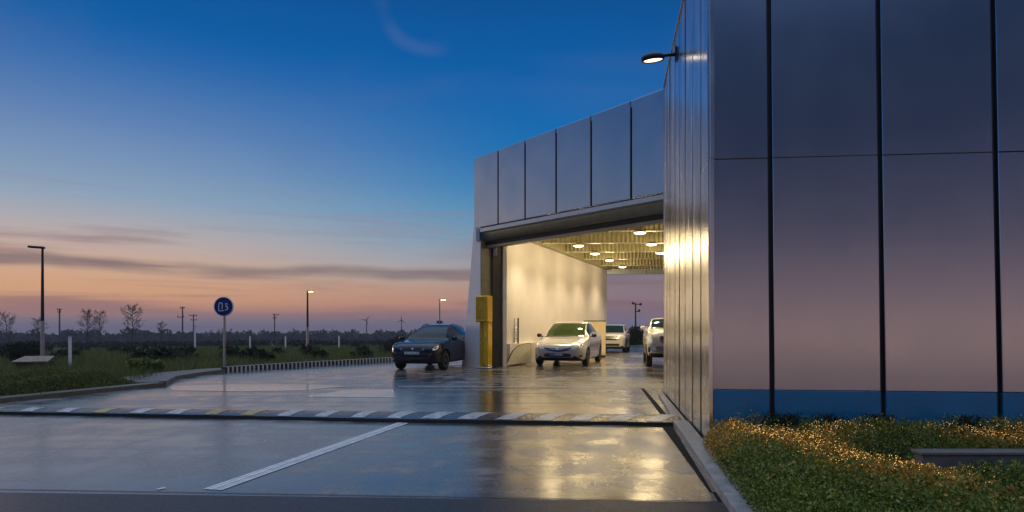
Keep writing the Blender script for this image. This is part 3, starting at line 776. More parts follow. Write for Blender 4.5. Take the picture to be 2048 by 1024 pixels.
CM['rubber'] = mat('tyre_rubber', (.014, .014, .014), .75, 0, .2)
CM['alloy'] = mat('alloy_rim', (.55, .55, .56), .28, .95)
CM['blackp'] = mat('black_plastic', (.015, .015, .016), .42)
CM['chrome'] = mat('chrome', (.82, .82, .84), .12, 1.)
CM['lamp'] = mat('headlamp_glass', (.62, .64, .66), .08, .35, .25, 30., coat=1., emit=(1, .95, .85), estr=.2)  # headlamps are off; faint glow added in place of their reflection
CM['fog'] = mat('fog_glass', (.22, .23, .25), .10, .3, .3, 30., coat=.6)
CM['lampdk'] = mat('headlamp_inner', (.05, .05, .06), .1, .3, coat=1.)
CM['plate'] = mat('plate_white', (.70, .72, .76), .35)
CM['plate_ink'] = mat('plate_ink', (.02, .02, .03), .5)
CM['plate_blue'] = mat('plate_blue', (.05, .22, .45), .35)
CM['seat'] = mat('seat_cloth', (.05, .05, .05), .8)

def make_car(P, loc, head, name, label, cat):
    Lc, Wc, Hc = P['L'], P['W'], P['H']
    top = fn_(P['top']); bot = fn_(P['bot']); wid = fn_(P['wid']); rw = fn_(P['rw']); belt = fn_(P['belt'])
    tw0, tw1 = P['wind']; tr0, tr1 = P['rear']
    rootm = thing(name, label, cat, loc, head)
    N = 84; ts = []
    for i in range(N+1):
        s = i/N; ts.append(.55*s+.45*(.5-.5*math.cos(PI*s)))
    for e in (tw0, tw1, tr0, tr1, P['bp']-.012, P['bp']+.012, P['sg'][0], P['sg'][1]):
        j = min(range(len(ts)), key=lambda k: abs(ts[k]-e)); ts[j] = e
    ts = sorted(ts)
    rings = []
    for t in ts:
        x = Lc/2-t*Lc; w = wid(t)*Wc/2; zt = top(t)*Hc; zb = bot(t)*Hc; be = min(belt(t)*Hc, zt-.05*Hc*.6); r = rw(t)*Wc/2
        gh = zt-be
        q = [(0, zb), (.55*w, zb), (.88*w, zb+.01), (.965*w, zb+.07), (.99*w, zb+.16*1.0), (1.0*w, zb+(be-zb)*.45), (1.0*w, zb+(be-zb)*.66), (.985*w, zb+(be-zb)*.84), (.955*w, be-.012), (.925*w, be+.018*min(1, gh/.2))]
        y0, z0 = q[-1]; rr_ = min(r, y0-.015)
        rz = zt-min(.085, gh*.42)
        for k in (1, 2, 3): 
            f = k/3.; q.append((y0+(rr_-y0)*f+.018*math.sin(PI*f)*min(1, gh/.3), z0+(rz-z0)*f))
        q += [(rr_*.93, rz+(zt-rz)*.55), (rr_*.80, rz+(zt-rz)*.82), (rr_*.5, rz+(zt-rz)*.95), (0, zt)]
        rings.append([(x, y, z) for y, z in q]+[(x, -y, z) for y, z in q[-2:0:-1]])
    K = len(rings[0]); H = (K+2)//2
    V = [p for r_ in rings for p in r_]; Fc = []; MI = []
    def seg(j): return j if j < H-1 else K-1-j
    for i in range(len(ts)-1):
        tm = (ts[i]+ts[i+1])/2
        for j in range(K):
            s = seg(j); mi = 0
            if s <= 1: mi = 4
            elif s in (2,) and P.get('trim', True): mi = 4
            elif s in (10, 11) and P['sg'][0] < tm < P['sg'][1] and abs(tm-P['bp']) > .012: mi = 2
            elif s >= 12 and (tw0-.010 < tm < tw0+.014 or tw1-.010 < tm < tw1-.001): mi = 4
            elif s >= 13 and tw0+.012 < tm < tw1-.008: mi = 1
            elif s >= 13 and tr0+.01 < tm < tr1-.02: mi = 3
            elif s == 12 and P['sg'][0]+.02 < tm < P['sg'][1] : mi = P.get('pillar', 0)
            Fc.append((i*K+j, i*K+(j+1) % K, (i+1)*K+(j+1) % K, (i+1)*K+j)); MI.append(mi)
    Fc.append(tuple(range(K))); MI.append(0); Fc.append(tuple(range((len(ts))*K-1, (len(ts)-1)*K-1, -1))); MI.append(0)
    bvh = BVHTree.FromPolygons([Vector(p) for p in V], Fc)
    me = bpy.data.meshes.new('tmp'); me.from_pydata(V, [], Fc)
    mats = [P['paint'], P.get('glass', CM['glass']), P.get('sglass', CM['glass']), CM['glass'], CM['blackp']]
    for m in mats: me.materials.append(m)
    me.polygons.foreach_set('material_index', MI)
    import bmesh
    bm = bmesh.new(); bm.from_mesh(me); bmesh.ops.recalc_face_normals(bm, faces=bm.faces[:]); bm.to_mesh(me); bm.free()
    tmp = bpy.data.objects.new('tmp', me); COL.objects.link(tmp)
    # wheel wells
    wr = P['wr']; cut = G(); wells = []
    wx = [Lc/2-P['ax'][0]*Lc, Lc/2-P['ax'][1]*Lc]
    for x in wx:
        for sg in (-1, 1):
            cg = G(); cg.lathe([(wr*1.17, -.2), (wr*1.17, .2)], 36, Matrix.Rotation(R(90), 3, 'X'), (x, sg*Wc/2, wr*1.02))
            c = cg.build('tmpc', M['black']); c.data.materials.clear()
            for m in mats: c.data.materials.append(m)
            c.data.polygons.foreach_set('material_index', [4]*len(c.data.polygons)); wells.append(c)
            md = tmp.modifiers.new('b', 'BOOLEAN'); md.object = c; md.operation = 'DIFFERENCE'; md.solver = 'EXACT'
    dg = bpy.context.evaluated_depsgraph_get(); ev = tmp.evaluated_get(dg); full = bpy.data.meshes.new_from_object(ev)
    for c in wells: bpy.data.objects.remove(c)
    bpy.data.objects.remove(tmp)
    names = ['body', 'windshield', 'side_window', 'rear_window', 'lower_trim']
    allv = [v.co.copy() for v in full.vertices]
    def sub(name, faces, m):
        if not faces: return
        used = {}; vs = []; fs = []
        for p in faces:
            f = []
            for vi in p.vertices:
                if vi not in used: used[vi] = len(vs); vs.append(allv[vi])
                f.append(used[vi])
            fs.append(f)
        mm = bpy.data.meshes.new(name); mm.from_pydata(vs, [], fs); mm.materials.append(m)
        mm.polygons.foreach_set('use_smooth', [True]*len(fs)); mm.set_sharp_from_angle(angle=R(32))
        o = bpy.data.objects.new(name, mm); COL.objects.link(o); o.parent = rootm; return o
    pl = list(full.polygons); bx = Lc/2-P['bp']*Lc
    sub('body', [p for p in pl if p.material_index == 0], mats[0])
    sub('windshield', [p for p in pl if p.material_index == 1], mats[1])
    for sg in (-1, 1):
        for fr in (0, 1):
            sub('side_window', [p for p in pl if p.material_index == 2 and p.center.y*sg > 0 and ((p.center.x > bx) == bool(fr))], mats[2])
    sub('rear_window', [p for p in pl if p.material_index == 3], mats[3])
    sub('lower_trim', [p for p in pl if p.material_index == 4], mats[4])
    bpy.data.meshes.remove(full); bpy.data.meshes.remove(me)
    # wheels
    for x in wx:
        for sg in (-1, 1):
            cy = sg*(Wc/2-.115); Mr = Matrix.Rotation(R(-90*sg), 3, 'X')
            st = 0
            g = G(); w2 = .11
            g.lathe([(wr*.66, -w2*.9), (wr*.86, -w2), (wr*.96, -w2*.85), (wr, -w2*.5), (wr, w2*.5), (wr*.96, w2*.85), (wr*.86, w2), (wr*.66, w2*.9)], 36, Mr, (x, cy, wr))
            wh = thing('wheel', None, None, (0, 0, 0)); wh.parent = rootm
            bpy.data.objects.remove(wh)
            to = g.build('wheel', CM['rubber'], rootm, True, world=False)
            g = G()
            g.lathe([(wr*.68, w2*.55), (wr*.68, w2*.93), (wr*.62, w2*.90), (wr*.58, w2*.45), (wr*.5, w2*.25), (.02, w2*.2)], 36, Mr, (x, cy, wr))
            for k in range(P.get('spokes', 7)):
                a = 2*PI*k/P.get('spokes', 7); ca, sa = math.cos(a), math.sin(a)
                pts = [(wr*.10, -wr*.06), (wr*.60, -wr*.085), (wr*.60, wr*.085), (wr*.10, wr*.06)]
                poly = [Mr @ Vector((u*ca-v*sa, u*sa+v*ca, w2*.62))+Vector((x, cy, wr)) for u, v in pts]
                g.extrude(poly, Mr @ Vector((0, 0, w2*.24)))
            g.lathe([(wr*.13, w2*.2), (wr*.13, w2*.92), (.01, w2*.94)], 16, Mr, (x, cy, wr))
            ro = g.build('rim', CM['alloy'], to, False, world=False)
    # front features by projecting outlines onto the body
    def patch(name, quad, m, off=.008, nu=14, nv=6, th=.02, direction=Vector((-1, 0, 0)), rnd=0, parent=None, curve=0.):
        """quad: 4 corners (y,z) lower-left, lower-right, upper-right, upper-left seen from the front"""
        q = [Vector((c[0], c[1])) for c in quad]; vs = []; ok = True; nrm = []
        d = direction.normalized()
        for j in range(nv+1):
            for i in range(nu+1):
                u, v = i/nu, j/nv
                if rnd:
                    # squircle the unit square
                    a, b = 2*u-1, 2*v-1
                    e = rnd
                    a2 = a*math.sqrt(max(0, 1-e*b*b/2)); b2 = b*math.sqrt(max(0, 1-e*a*a/2)); u2, v2 = (a2+1)/2, (b2+1)/2
                else: u2, v2 = u, v
                lo = q[0].lerp(q[1], u2); up = q[3].lerp(q[2], u2); p = lo.lerp(up, v2)
                p = Vector((p.x, p.y - curve*(1-(2*u2-1)**2)))
                o_ = Vector((0, p.x, p.y)) - d*4 + Vector((Lc/2*.8, 0, 0))
                hit, nn, _, _ = bvh.ray_cast(o_, d)
                if hit is None: hit = Vector((Lc/2*.9, p.x, p.y)); nn = Vector((1, 0, 0))
                if nn.dot(d) > 0: nn = -nn
                vs.append(hit+nn*off); nrm.append(nn)
        nF = len(vs); g = G()
        bk = [v-n_*th for v, n_ in zip(vs, nrm)]
        w = nu+1
        fs = [(j*w+i, j*w+i+1, (j+1)*w+i+1, (j+1)*w+i) for j in range(nv) for i in range(nu)]
        edge = [j for j in range(nu+1)]+[j*w+nu for j in range(1, nv+1)]+[nv*w+i for i in range(nu-1, -1, -1)]+[j*w for j in range(nv-1, 0, -1)]
        for a, b in zip(edge, edge[1:]+edge[:1]): fs.append((a, b, nF+b, nF+a))
        g.add(vs+bk, fs); return g.build(name, m, parent or rootm, True, world=False)
    for f in P['features']:
        nm, quad, mt, kw = f
        if kw.get('mirror'):
            kw = dict(kw); kw.pop('mirror'); dr = kw.pop('dirv', None)
            sub_ = kw.pop('sub', None)
            for sg in (1, -1):
                qq = quad if sg == 1 else [(-quad[1][0], quad[1][1]), (-quad[0][0], quad[0][1]), (-quad[3][0], quad[3][1]), (-quad[2][0], quad[2][1])]
                k2 = dict(kw)
                if dr: k2['direction'] = Vector((dr[0], dr[1]*sg, dr[2]))
                ho = patch(nm, qq, mt, **k2)
                if sub_:
                    k3 = dict(k2); k3.update(sub_[3]); k3['parent'] = ho
                    q3 = sub_[1]; q3 = q3 if sg == 1 else [(-q3[1][0], q3[1][1]), (-q3[0][0], q3[0][1]), (-q3[3][0], q3[3][1]), (-q3[2][0], q3[2][1])]
                    patch(sub_[0], q3, sub_[2], **k3)
        else: patch(nm, quad, mt, **kw)
    # mirrors
    tm = P['mir']; x = Lc/2-tm*Lc; zb_ = belt(tm)*Hc
    for sg in (-1, 1):
        g = G(); yb_ = wid(tm)*Wc/2*.93
        g.tube([(x, sg*(yb_-.03), zb_+.03), (x+.01, sg*(yb_+.09), zb_+.06)], .022, 6)
        prof = []
        Mm = Matrix.Rotation(R(90*sg), 3, 'Y').to_3x3()
        g.box((x, sg*(yb_+.17), zb_+.10), (.11, .20, .15), None, .04)
        g.build('side_mirror', P.get('mirrorm', P['paint']), rootm, True, world=False)
    # bonnet shut lines
    for sg in (-1, 1):
        pts = []
        for k in range(12):
            t = .045+(tw0-.06)*k/11; o_ = Vector((Lc/2-t*Lc, sg*min(rw(t)*1.05, wid(t)*.90)*Wc/2, Hc*2)); hit, nn, _, _ = bvh.ray_cast(o_, Vector((0, 0, -1)))
            if hit: pts.append(hit)
        if len(pts) > 3: G().tube(pts, .009, 5).build('bonnet_seam', CM['blackp'], rootm, world=False)
    # wipers along the cowl
    g = G()
    for y0 in (-.45, .12):
        a = []
        for k in range(6):
            yy = (y0+.5*k/5)*Wc/1.8; o_ = Vector((Lc, yy, top(tw0+.03+.006*k)*Hc)); hit, nn, _, _ = bvh.ray_cast(o_, Vector((-1, 0, 0)))
            if hit: a.append(hit+Vector((.012, 0, .012)))
        if len(a) > 2: g.tube(a, .009, 5)
    if g.v and P.get('wipers'): g.build('wiper', CM['blackp'], rootm, world=False)
    if P.get('rails'):
        for sg in (-1, 1):
            pts = []
            for k in range(14):
                t = .47+.40*k/13; hz = top(t)*Hc-.03 + (.035 if 0 < k < 13 else -.0)
                pts.append((Lc/2-t*Lc, sg*(rw(t)*Wc/2*.90), hz))
            g = G(); g.tube(pts, .016, 8); g.build('roof_rail', CM['blackp'], rootm, True, world=False)
    # door handles and shut lines
    for sg in (-1, 1):
        for t in P['handles']:
            zz = bot(t)*Hc+(belt(t)*Hc-bot(t)*Hc)*.80; g = G(); g.box((Lc/2-t*Lc, sg*(Wc/2*wid(t)*.99+.006), zz), (.17, .03, .028), None, .01)
            g.build('door_handle', P.get('handlem', P['paint']), rootm, True, world=False)
        for t in P['seams']:
            pts = []
            for f in (.10, .25, .42, .6, .75, .88, .97):
                zz = bot(t)*Hc+(belt(t)*Hc-bot(t)*Hc)*f; hit, nn, _, _ = bvh.ray_cast(Vector((Lc/2-t*Lc, sg*3, zz)), Vector((0, -sg, 0)))
                if hit: pts.append(hit+Vector((0, -sg*.002, 0)))
            if len(pts) > 3: g = G(); g.tube(pts, .0055, 5); g.build('door_seam', CM['blackp'], rootm, world=False)
    return rootm
def plate_marks(root, bvh_x, y0, y1, z0, z1, n, m): pass

paint_dark = mat('dark_blue_paint', (.004, .007, .018), .14, .2, .06, 20., coat=.4, spec=.4)
paint_silver = mat('silver_white_paint', (.50, .50, .53), .26, .25, .03, 20., coat=.9)
paint_white = mat('white_paint', (.72, .71, .69), .32, 0, .03, 20., coat=.8)
paint_white2 = mat('cream_white_paint', (.70, .68, .63), .32, 0, .03, 20., coat=.8)

Pd = dict(L=4.35, W=1.88, H=1.62, paint=paint_dark, wr=.345, ax=(.195, .795), wind=(.255, .455), rear=(.90, .985), bp=.60, sg=(.34, .90), mir=.315, spokes=6, rails=True,
    top=[(0, .40), (.012, .50), (.035, .555), (.10, .605), (.18, .625), (.255, .650), (.36, .825), (.455, .95), (.56, 1.), (.72, .965), (.85, .90), (.90, .86), (.96, .71), (.985, .62), (1, .52)],
    bot=[(0, .235), (.03, .17), (.10, .14), (.5, .145), (.9, .15), (.97, .19), (1, .26)],
    wid=[(0, .68), (.02, .83), (.06, .925), (.13, .985), (.25, 1), (.8, 1), (.93, .96), (1, .84)],
    rw=[(0, .62), (.10, .78), (.255, .84), (.455, .65), (.6, .63), (.85, .60), (1, .60)],
    belt=[(0, .60), (.25, .62), (.6, .64), (1, .66)], handles=(.555, .74), seams=(.30, .60, .80),
    features=[
      ('grille', [(-.40, .66), (.40, .66), (.52, .81), (-.52, .81)], CM['blackp'], dict(rnd=.5, off=.006)),
      ('bumper_intake', [(-.55, .36), (.55, .36), (.62, .47), (-.62, .47)], CM['blackp'], dict(rnd=.6, off=.005)),
      ('bumper_lip', [(-.80, .285), (.80, .285), (.84, .33), (-.84, .33)], CM['blackp'], dict(off=.010, nu=20)),
      ('headlight', [(.50, .70), (.74, .74), (.84, .90), (.60, .83)], CM['lamp'], dict(mirror=1, rnd=.8, off=.008, dirv=(-1, -.55, 0), sub=('reflector', [(.57, .745), (.69, .765), (.74, .85), (.62, .82)], CM['lampdk'], dict(rnd=1., off=.013)))),
      ('fog_lamp', [(.36, .70), (.46, .70), (.47, .78), (.37, .78)], CM['fog'], dict(mirror=1, rnd=1., off=.012)),
      ('number_plate', [(-.27, .575), (.27, .575), (.27, .655), (-.27, .655)], CM['plate'], dict(off=.016)),
      ('badge', [(-.035, .71), (.035, .71), (.045, .79), (-.02, .79)], CM['chrome'], dict(rnd=1., off=.014, nu=6, nv=6)),
    ])
def plate_text(P, y0, y1, z0, z1, pat):
    x = y0; step = (y1-y0)/len(pat)
    for i, ch in enumerate(pat):
        if ch != ' ':
            P['features'].append(('plate_character', [(x+step*.15, z0), (x+step*.8, z0), (x+step*.8, z1), (x+step*.15, z1)], P['ink'], dict(off=.0185, nu=1, nv=1, th=.003)))
        x += step
Pd['ink'] = CM['plate_ink']; plate_text(Pd, -.24, .25, .60, .635, 'xx xxxxxxx')

Ps = dict(L=4.95, W=2.08, H=1.77, paint=paint_silver, wr=.35, ax=(.185, .79), wind=(.265, .47), rear=(.82, .93), bp=.615, sg=(.355, .86), mir=.335, spokes=10, glass=CM['glass_g'], mirrorm=CM['blackp'],
    top=[(0, .36), (.012, .44), (.035, .49), (.10, .545), (.18, .595), (.265, .64), (.37, .83), (.47, .955), (.56, 1.), (.70, .985), (.82, .90), (.93, .70), (.975, .66), (1, .58)],
    bot=[(0, .20), (.03, .135), (.10, .115), (.5, .12), (.9, .13), (.97, .17), (1, .24)],
    wid=[(0, .66), (.02, .82), (.06, .92), (.13, .985), (.25, 1), (.8, 1), (.93, .95), (1, .82)],
    rw=[(0, .56), (.10, .72), (.265, .82), (.47, .70), (.6, .67), (.85, .64), (1, .64)],
    belt=[(0, .58), (.25, .605), (.6, .63), (1, .66)], handles=(.565, .75), seams=(.31, .615, .80),
    features=[
      ('grille', [(-.40, .62), (.40, .62), (.60, .755), (-.60, .755)], mat('blue_grille', (.012, .026, .085), .2, .4, coat=1.), dict(rnd=.4, off=.006, curve=.055)),
      ('grille_bar', [(-.30, .675), (.30, .675), (.34, .69), (-.34, .69)], CM['chrome'], dict(off=.014, nu=14, nv=2, curve=.03)),
      ('badge', [(-.035, .63), (.03, .63), (.03, .74), (-.035, .74)], CM['chrome'], dict(rnd=.8, off=.016, nu=6, nv=6)),
      ('bumper_intake', [(-.58, .36), (.58, .36), (.50, .52), (-.50, .52)], CM['blackp'], dict(rnd=.6, off=.005)),
      ('fog_recess', [(.66, .36), (.82, .38), (.80, .47), (.64, .43)], CM['blackp'], dict(mirror=1, rnd=.9, off=.007, dirv=(-1, -.4, 0))),
      ('bumper_lip', [(-.86, .225), (.86, .225), (.88, .29), (-.88, .29)], CM['blackp'], dict(off=.010, nu=20)),
      ('headlight', [(.56, .70), (.80, .76), (.86, .93), (.66, .85)], CM['lamp'], dict(mirror=1, rnd=.8, off=.008, dirv=(-1, -.55, 0), sub=('reflector', [(.64, .755), (.75, .78), (.78, .87), (.68, .84)], CM['chrome'], dict(rnd=1., off=.014)))),
      ('number_plate', [(-.30, .42), (.22, .42), (.22, .515), (-.30, .515)], CM['plate_blue'], dict(off=.016)),
    ])
Ps['ink'] = CM['plate']; plate_text(Ps, -.10, .20, .435, .50, 'xxxxxxx')

Pu = dict(L=4.1, W=1.72, H=1.70, paint=paint_white, wr=.37, ax=(.18, .80), wind=(.27, .43), rear=(.93, .99), bp=.60, sg=(.335, .93), mir=.33, spokes=6, mirrorm=CM['blackp'],
    top=[(0, .48), (.012, .60), (.035, .64), (.10, .665), (.18, .68), (.27, .70), (.35, .85), (.43, .965), (.52, 1.), (.75, 1.), (.88, .985), (.93, .955), (.99, .74), (1, .62)],
    bot=[(0, .22), (.03, .15), (.10, .13), (.5, .135), (.9, .14), (.97, .17), (1, .24)],
    wid=[(0, .80), (.02, .90), (.06, .96), (.13, .99), (.25, 1), (.85, 1), (.95, .97), (1, .88)],
    rw=[(0, .70), (.10, .80), (.27, .84), (.43, .74), (.6, .73), (.9, .72), (1, .70)],
    belt=[(0, .64), (.25, .66), (.6, .67), (1, .69)], handles=(.56, .74), seams=(.30, .60, .80),
    features=[
      ('grille', [(-.46, .74), (.46, .74), (.52, .98), (-.52, .98)], CM['blackp'], dict(rnd=.3, off=.006)),
      ('grille_bar', [(-.46, .83), (.46, .83), (.48, .86), (-.48, .86)], CM['chrome'], dict(off=.014, nv=2)),
      ('grille_bar', [(-.48, .91), (.48, .91), (.5, .94), (-.5, .94)], CM['chrome'], dict(off=.014, nv=2)),
      ('bumper_intake', [(-.52, .40), (.52, .40), (.52, .54), (-.52, .54)], CM['blackp'], dict(rnd=.3, off=.006)),
      ('number_plate', [(-.24, .58), (.24, .58), (.24, .68), (-.24, .68)], CM['plate'], dict(off=.014)),
      ('headlight', [(.56, .86), (.84, .86), (.87, 1.0), (.58, .99)], CM['lamp'], dict(mirror=1, rnd=.5, off=.008, dirv=(-1, -.4, 0))),
      ('bumper_lip', [(-.9, .26), (.9, .26), (.92, .33), (-.92, .33)], CM['blackp'], dict(off=.010, nu=20)),
    ])
Pv = dict(Pu); Pv.update(L=5.1, W=2.02, H=1.90, paint=paint_white, wr=.40, ax=(.17, .80), mirrorm=paint_white)
Pv['top'] = [(0, .50), (.012, .66), (.03, .70), (.08, .73), (.16, .755), (.24, .775), (.32, .90), (.39, .975), (.48, 1.), (.75, 1.), (.88, .985), (.93, .955), (.99, .74), (1, .62)]
Pv['wind'] = (.24, .39); Pv['belt'] = [(0, .71), (.25, .73), (.6, .73), (1, .73)]; Pv['sg'] = (.30, .93); Pv['mir'] = .30; Pv['bp'] = .57; Pv['seams'] = (.27, .57, .80)
Pv['bot'] = [(0, .30), (.03, .22), (.10, .19), (.5, .19), (.9, .2), (.97, .22), (1, .3)]
Pv['features'] = [
      ('grille', [(-.50, .88), (.50, .88), (.58, 1.20), (-.58, 1.20)], CM['chrome'], dict(rnd=.4, off=.006)),
      ('grille_insert', [(-.42, .93), (.42, .93), (.46, 1.02), (-.46, 1.02)], CM['blackp'], dict(rnd=.3, off=.012)),
      ('grille_insert', [(-.46, 1.05), (.46, 1.05), (.52, 1.16), (-.52, 1.16)], CM['blackp'], dict(rnd=.3, off=.012)),
      ('headlight', [(.60, .92), (.84, .90), (.90, 1.20), (.66, 1.20)], CM['lamp'], dict(mirror=1, rnd=.5, off=.008, dirv=(-1, -.4, 0))),
      ('bumper', [(-.95, .56), (.95, .56), (.95, .80), (-.95, .80)], CM['chrome'], dict(rnd=.15, off=.03, nu=24)),
      ('number_plate', [(-.24, .60), (.24, .60), (.24, .70), (-.24, .70)], CM['plate'], dict(off=.04)),
      ('bumper_lip', [(-.9, .42), (.9, .42), (.92, .54), (-.92, .54)], CM['blackp'], dict(off=.010, nu=20)),
]
def place(P, px_c, Yc, yaw_deg):
    """front axle centre at pixel px_c, depth Yc; yaw: heading turned from facing the camera"""
    h = math.atan2(-math.cos(R(yaw_deg)), -math.sin(R(yaw_deg)))
    fx = P['L']*(.5-P['ax'][0]); c = Vector(((px_c-1024)*Yc/F, Yc, 0)) - Vector((math.cos(h), math.sin(h), 0))*fx
    return tuple(c), h
l, h = place(Pd, 844, 22.4, 16); make_car(Pd, l, h, 'car', 'dark blue hatchback with roof rails parked outside beside the white pier', 'car')
l, h = place(Ps, 1125, 24.8, 17); make_car(Ps, l, h, 'car', 'silver sedan with green-tinted windshield driving out of the lit passage', 'car')
l, h = place(Pu, 1224, 37.8, 15); make_car(Pu, l, h, 'car', 'small distant white car at the rear of the passage behind the cream cabinet', 'car')
l, h = place(Pv, 1346, 23.9, 10); make_car(Pv, l, h, 'van', 'white van with chrome grille half hidden by the silver building edge', 'van')

# ------------------------------------------------------------------ street furniture
def street_lamp(px, Y, top_row, label, lit, heads=-1, half=None, fixture=False, arm=.5, w=.09):
    b = stand(px, Y); zt = CH+(HZ-top_row)*Y/F; hgt = zt-b.z
    o = thing('street_lamp', label, 'street lamp', tuple(b))
    split = hgt*.38
    g = G(); g.tube([(0, 0, -.3), (0, 0, .0), (0, 0, split)], [w*1.25, w*1.2, w], 12); g.build('pole_base', M['galv'], o, True, world=False)
    g = G(); g.tube([(0, 0, split), (0, 0, hgt)], [w*.95, w*.62], 12); g.build('pole', M['darkmetal'] if not fixture else M['galv'], o, True, world=False)
    g = G(); hx = heads*arm
    g.box((hx*.5, 0, hgt+.01), (abs(arm)*1.25, .22*arm/.5, .09), Matrix.Rotation(R(-4*heads), 3, 'Y'), .03); g.build('lamp_head', M['lamp_black'], o, True, world=False)
    if lit:
        g = G(); g.box((hx*.62, 0, hgt-.06), (abs(arm)*.8, .18*arm/.5, .07), None, .02); g.build('lens', M['plens'], o, True, world=False)
    if fixture:
        g = G(); zz = hgt*.52; g.box((-.22, 0, zz), (.3, .3, .32), None, .05); g.box((.25, 0, zz), (.28, .3, .3), None, .05); g.tube([(-.5, 0, zz-.2), (.5, 0, zz-.2)], .05, 6); g.build('floodlight', M['darkmetal'], o, True, world=False)
    return o
street_lamp(85, 25.7, 495, 'tall unlit street lamp on a tapered pole by the tan roof', False, -1, arm=.50, w=.066)
street_lamp(615, 62, 582, 'slim lit street lamp in the field between the round sign and dark car', True, 1, arm=.52, w=.12)
street_lamp(879, 88, 599, 'lit street lamp with side floodlights rising behind the dark car', True, 1, fixture=True, arm=.85, w=.15)

sb = gr(448, 739); o = thing('road_sign', 'round blue sign with white rim and symbols on a thin steel pole', 'road sign', (sb.x, sb.y, .10))
dcz = CH+(HZ-613)*sb.y/F-.10; rad = 19.5*sb.y/F
g = G(); g.tube([(0, .03, -.2), (0, .03, dcz-.05)], .045, 12); g.build('pole', M['galv'], o, True, world=False)
Mr = Matrix.Rotation(R(90), 3, 'X')
g = G(); g.lathe([(rad*.9, -.02), (rad, -.02), (rad, .02), (rad*.93, .024)], 48, Mr, (0, -.02, dcz)); g.build('rim', M['sign_white'], o, True, world=False)
g = G(); g.lathe([(rad*.93, .0), (rad*.93, .028), (.001, .029)], 48, Mr, (0, -.02, dcz)); g.build('disc', M['sign_blue'], o, True, world=False)
k = rad/290.   # photo crop pixels to metres; disc centre (718,620)
def sg_(pts): return [((x-718)*k, -.052, dcz-(y-620)*k) for x, y in pts]
g = G(); rr_ = rad*.045
g.tube(sg_([(735, 742), (700, 750), (640, 752), (585, 745), (580, 700), (580, 620), (585, 560), (600, 522), (640, 508), (675, 520), (690, 560), (688, 620), (676, 700)]), rr_, 6)
g.tube(sg_([(772, 565), (780, 540), (805, 530), (835, 548), (828, 580), (800, 600), (785, 620), (810, 632), (845, 640), (852, 668), (835, 705), (805, 725), (770, 720)]), rr_, 6)
g.build('symbol_lettering', M['sign_white'], o, True, world=False)

def bollard(px, Y, top, label, w=.06):
    b = stand(px, Y); h = CH+(HZ-top)*Y/F-b.z
    o = thing('marker_post', label, 'marker post', tuple(b), 0, 'white marker posts in the field')
    g = G(); g.tube([(0, 0, -.2), (0, 0, h*.95), (0, 0, h)], [w, w, w*.8], 10); g.build('shaft', M['whitepost'], o, True, world=False)
    g = G(); g.tube([(0, 0, h*.98), (0, 0, h+.03)], [w*1.1, w*1.1], 10); g.build('cap', M['galv'], o, True, world=False)
bollard(140, 26, 673, 'stout white marker post standing in grass just right of the tall unlit lamp')
bollard(390, 76, 652, 'white marker post between the twin utility poles and the round sign', .11)
bollard(500, 70, 672, 'thin white marker post first to the right of the round sign', .08)
bollard(571, 70, 672, 'thin white marker post just left of the slim lit street lamp', .08)
bollard(678, 70, 672, 'thin white marker post just right of the slim lit street lamp', .08)

def utility(px, Y, top, label, arms, w=.14):
    b = stand(px, Y); h = CH+(HZ-top)*Y/F-b.z; o = thing('utility_pole', label, 'utility pole', tuple(b))
    g = G(); g.tube([(0, 0, -.3), (0, 0, h)], [w*1.2, w*.8], 8); g.build('pole', M['wood'], o, True, world=False)
    g = G()
    for f, l_ in arms: g.box((l_[0], -.1, h*f), (l_[1], .14, .18))
    g.build('crossarm', M['wood'], o, world=False)
    g = G()
    for f, l_ in arms:
        for sx in (-.42, .42): g.box((l_[0]+l_[1]*sx, -.1, h*f+.22), (.14, .14, .34), None, .04)
    g.build('insulator', M['wood'], o, world=False)
utility(119, 170, 617, 'utility pole alone between the tall unlit lamp and the pair of bare trees', [(.97, (0, 1.2)), (.9, (0, .9))], .2)
utility(365, 150, 613, 'taller of the two utility poles left of the round sign', [(.96, (0, 1.1)), (.72, (-.4, 1.6))], .17)
utility(387, 170, 628, 'shorter utility pole with wide crossarms next to the taller one', [(.94, (0, 2.0)), (.80, (.1, 1.7))], .16)
utility(549, 170, 628, 'utility pole right of the round sign with forked top', [(.97, (.4, 1.6)), (.86, (.1, .8))], .16)

def turbine(px, Y, top, label, ang):
    b = stand(px, Y); h = CH+(HZ-top)*Y/F-b.z; o = thing('wind_turbine', label, 'wind turbine', tuple(b)); h *= .86
    g = G(); g.tube([(0, 0, -.3), (0, 0, h)], [.32, .16], 8); g.build('tower', M['darkmetal'], o, True, world=False)
    g = G(); g.box((0, 0, h+.1), (.5, 1., .4), None, .1); g.build('nacelle', M['darkmetal'], o, world=False)
    for k in range(3):
        a = R(ang+120*k); d = Vector((math.sin(a), 0, math.cos(a))); n_ = Vector((d.z, 0, -d.x)); c = Vector((0, -.55, h+.1))
        g = G(); g.extrude([c+n_*.15, c+d*2.7+n_*.02, c+d*2.75-n_*.02, c+d*.6-n_*.24, c-n_*.15], (0, -.07, 0)); g.build('blade', M['darkmetal'], o, world=False)
turbine(733, 300, 634, 'distant wind turbine left of the dark car, blades spread', 40)
turbine(803, 300, 634, 'distant wind turbine just above the dark car bonnet', 5)

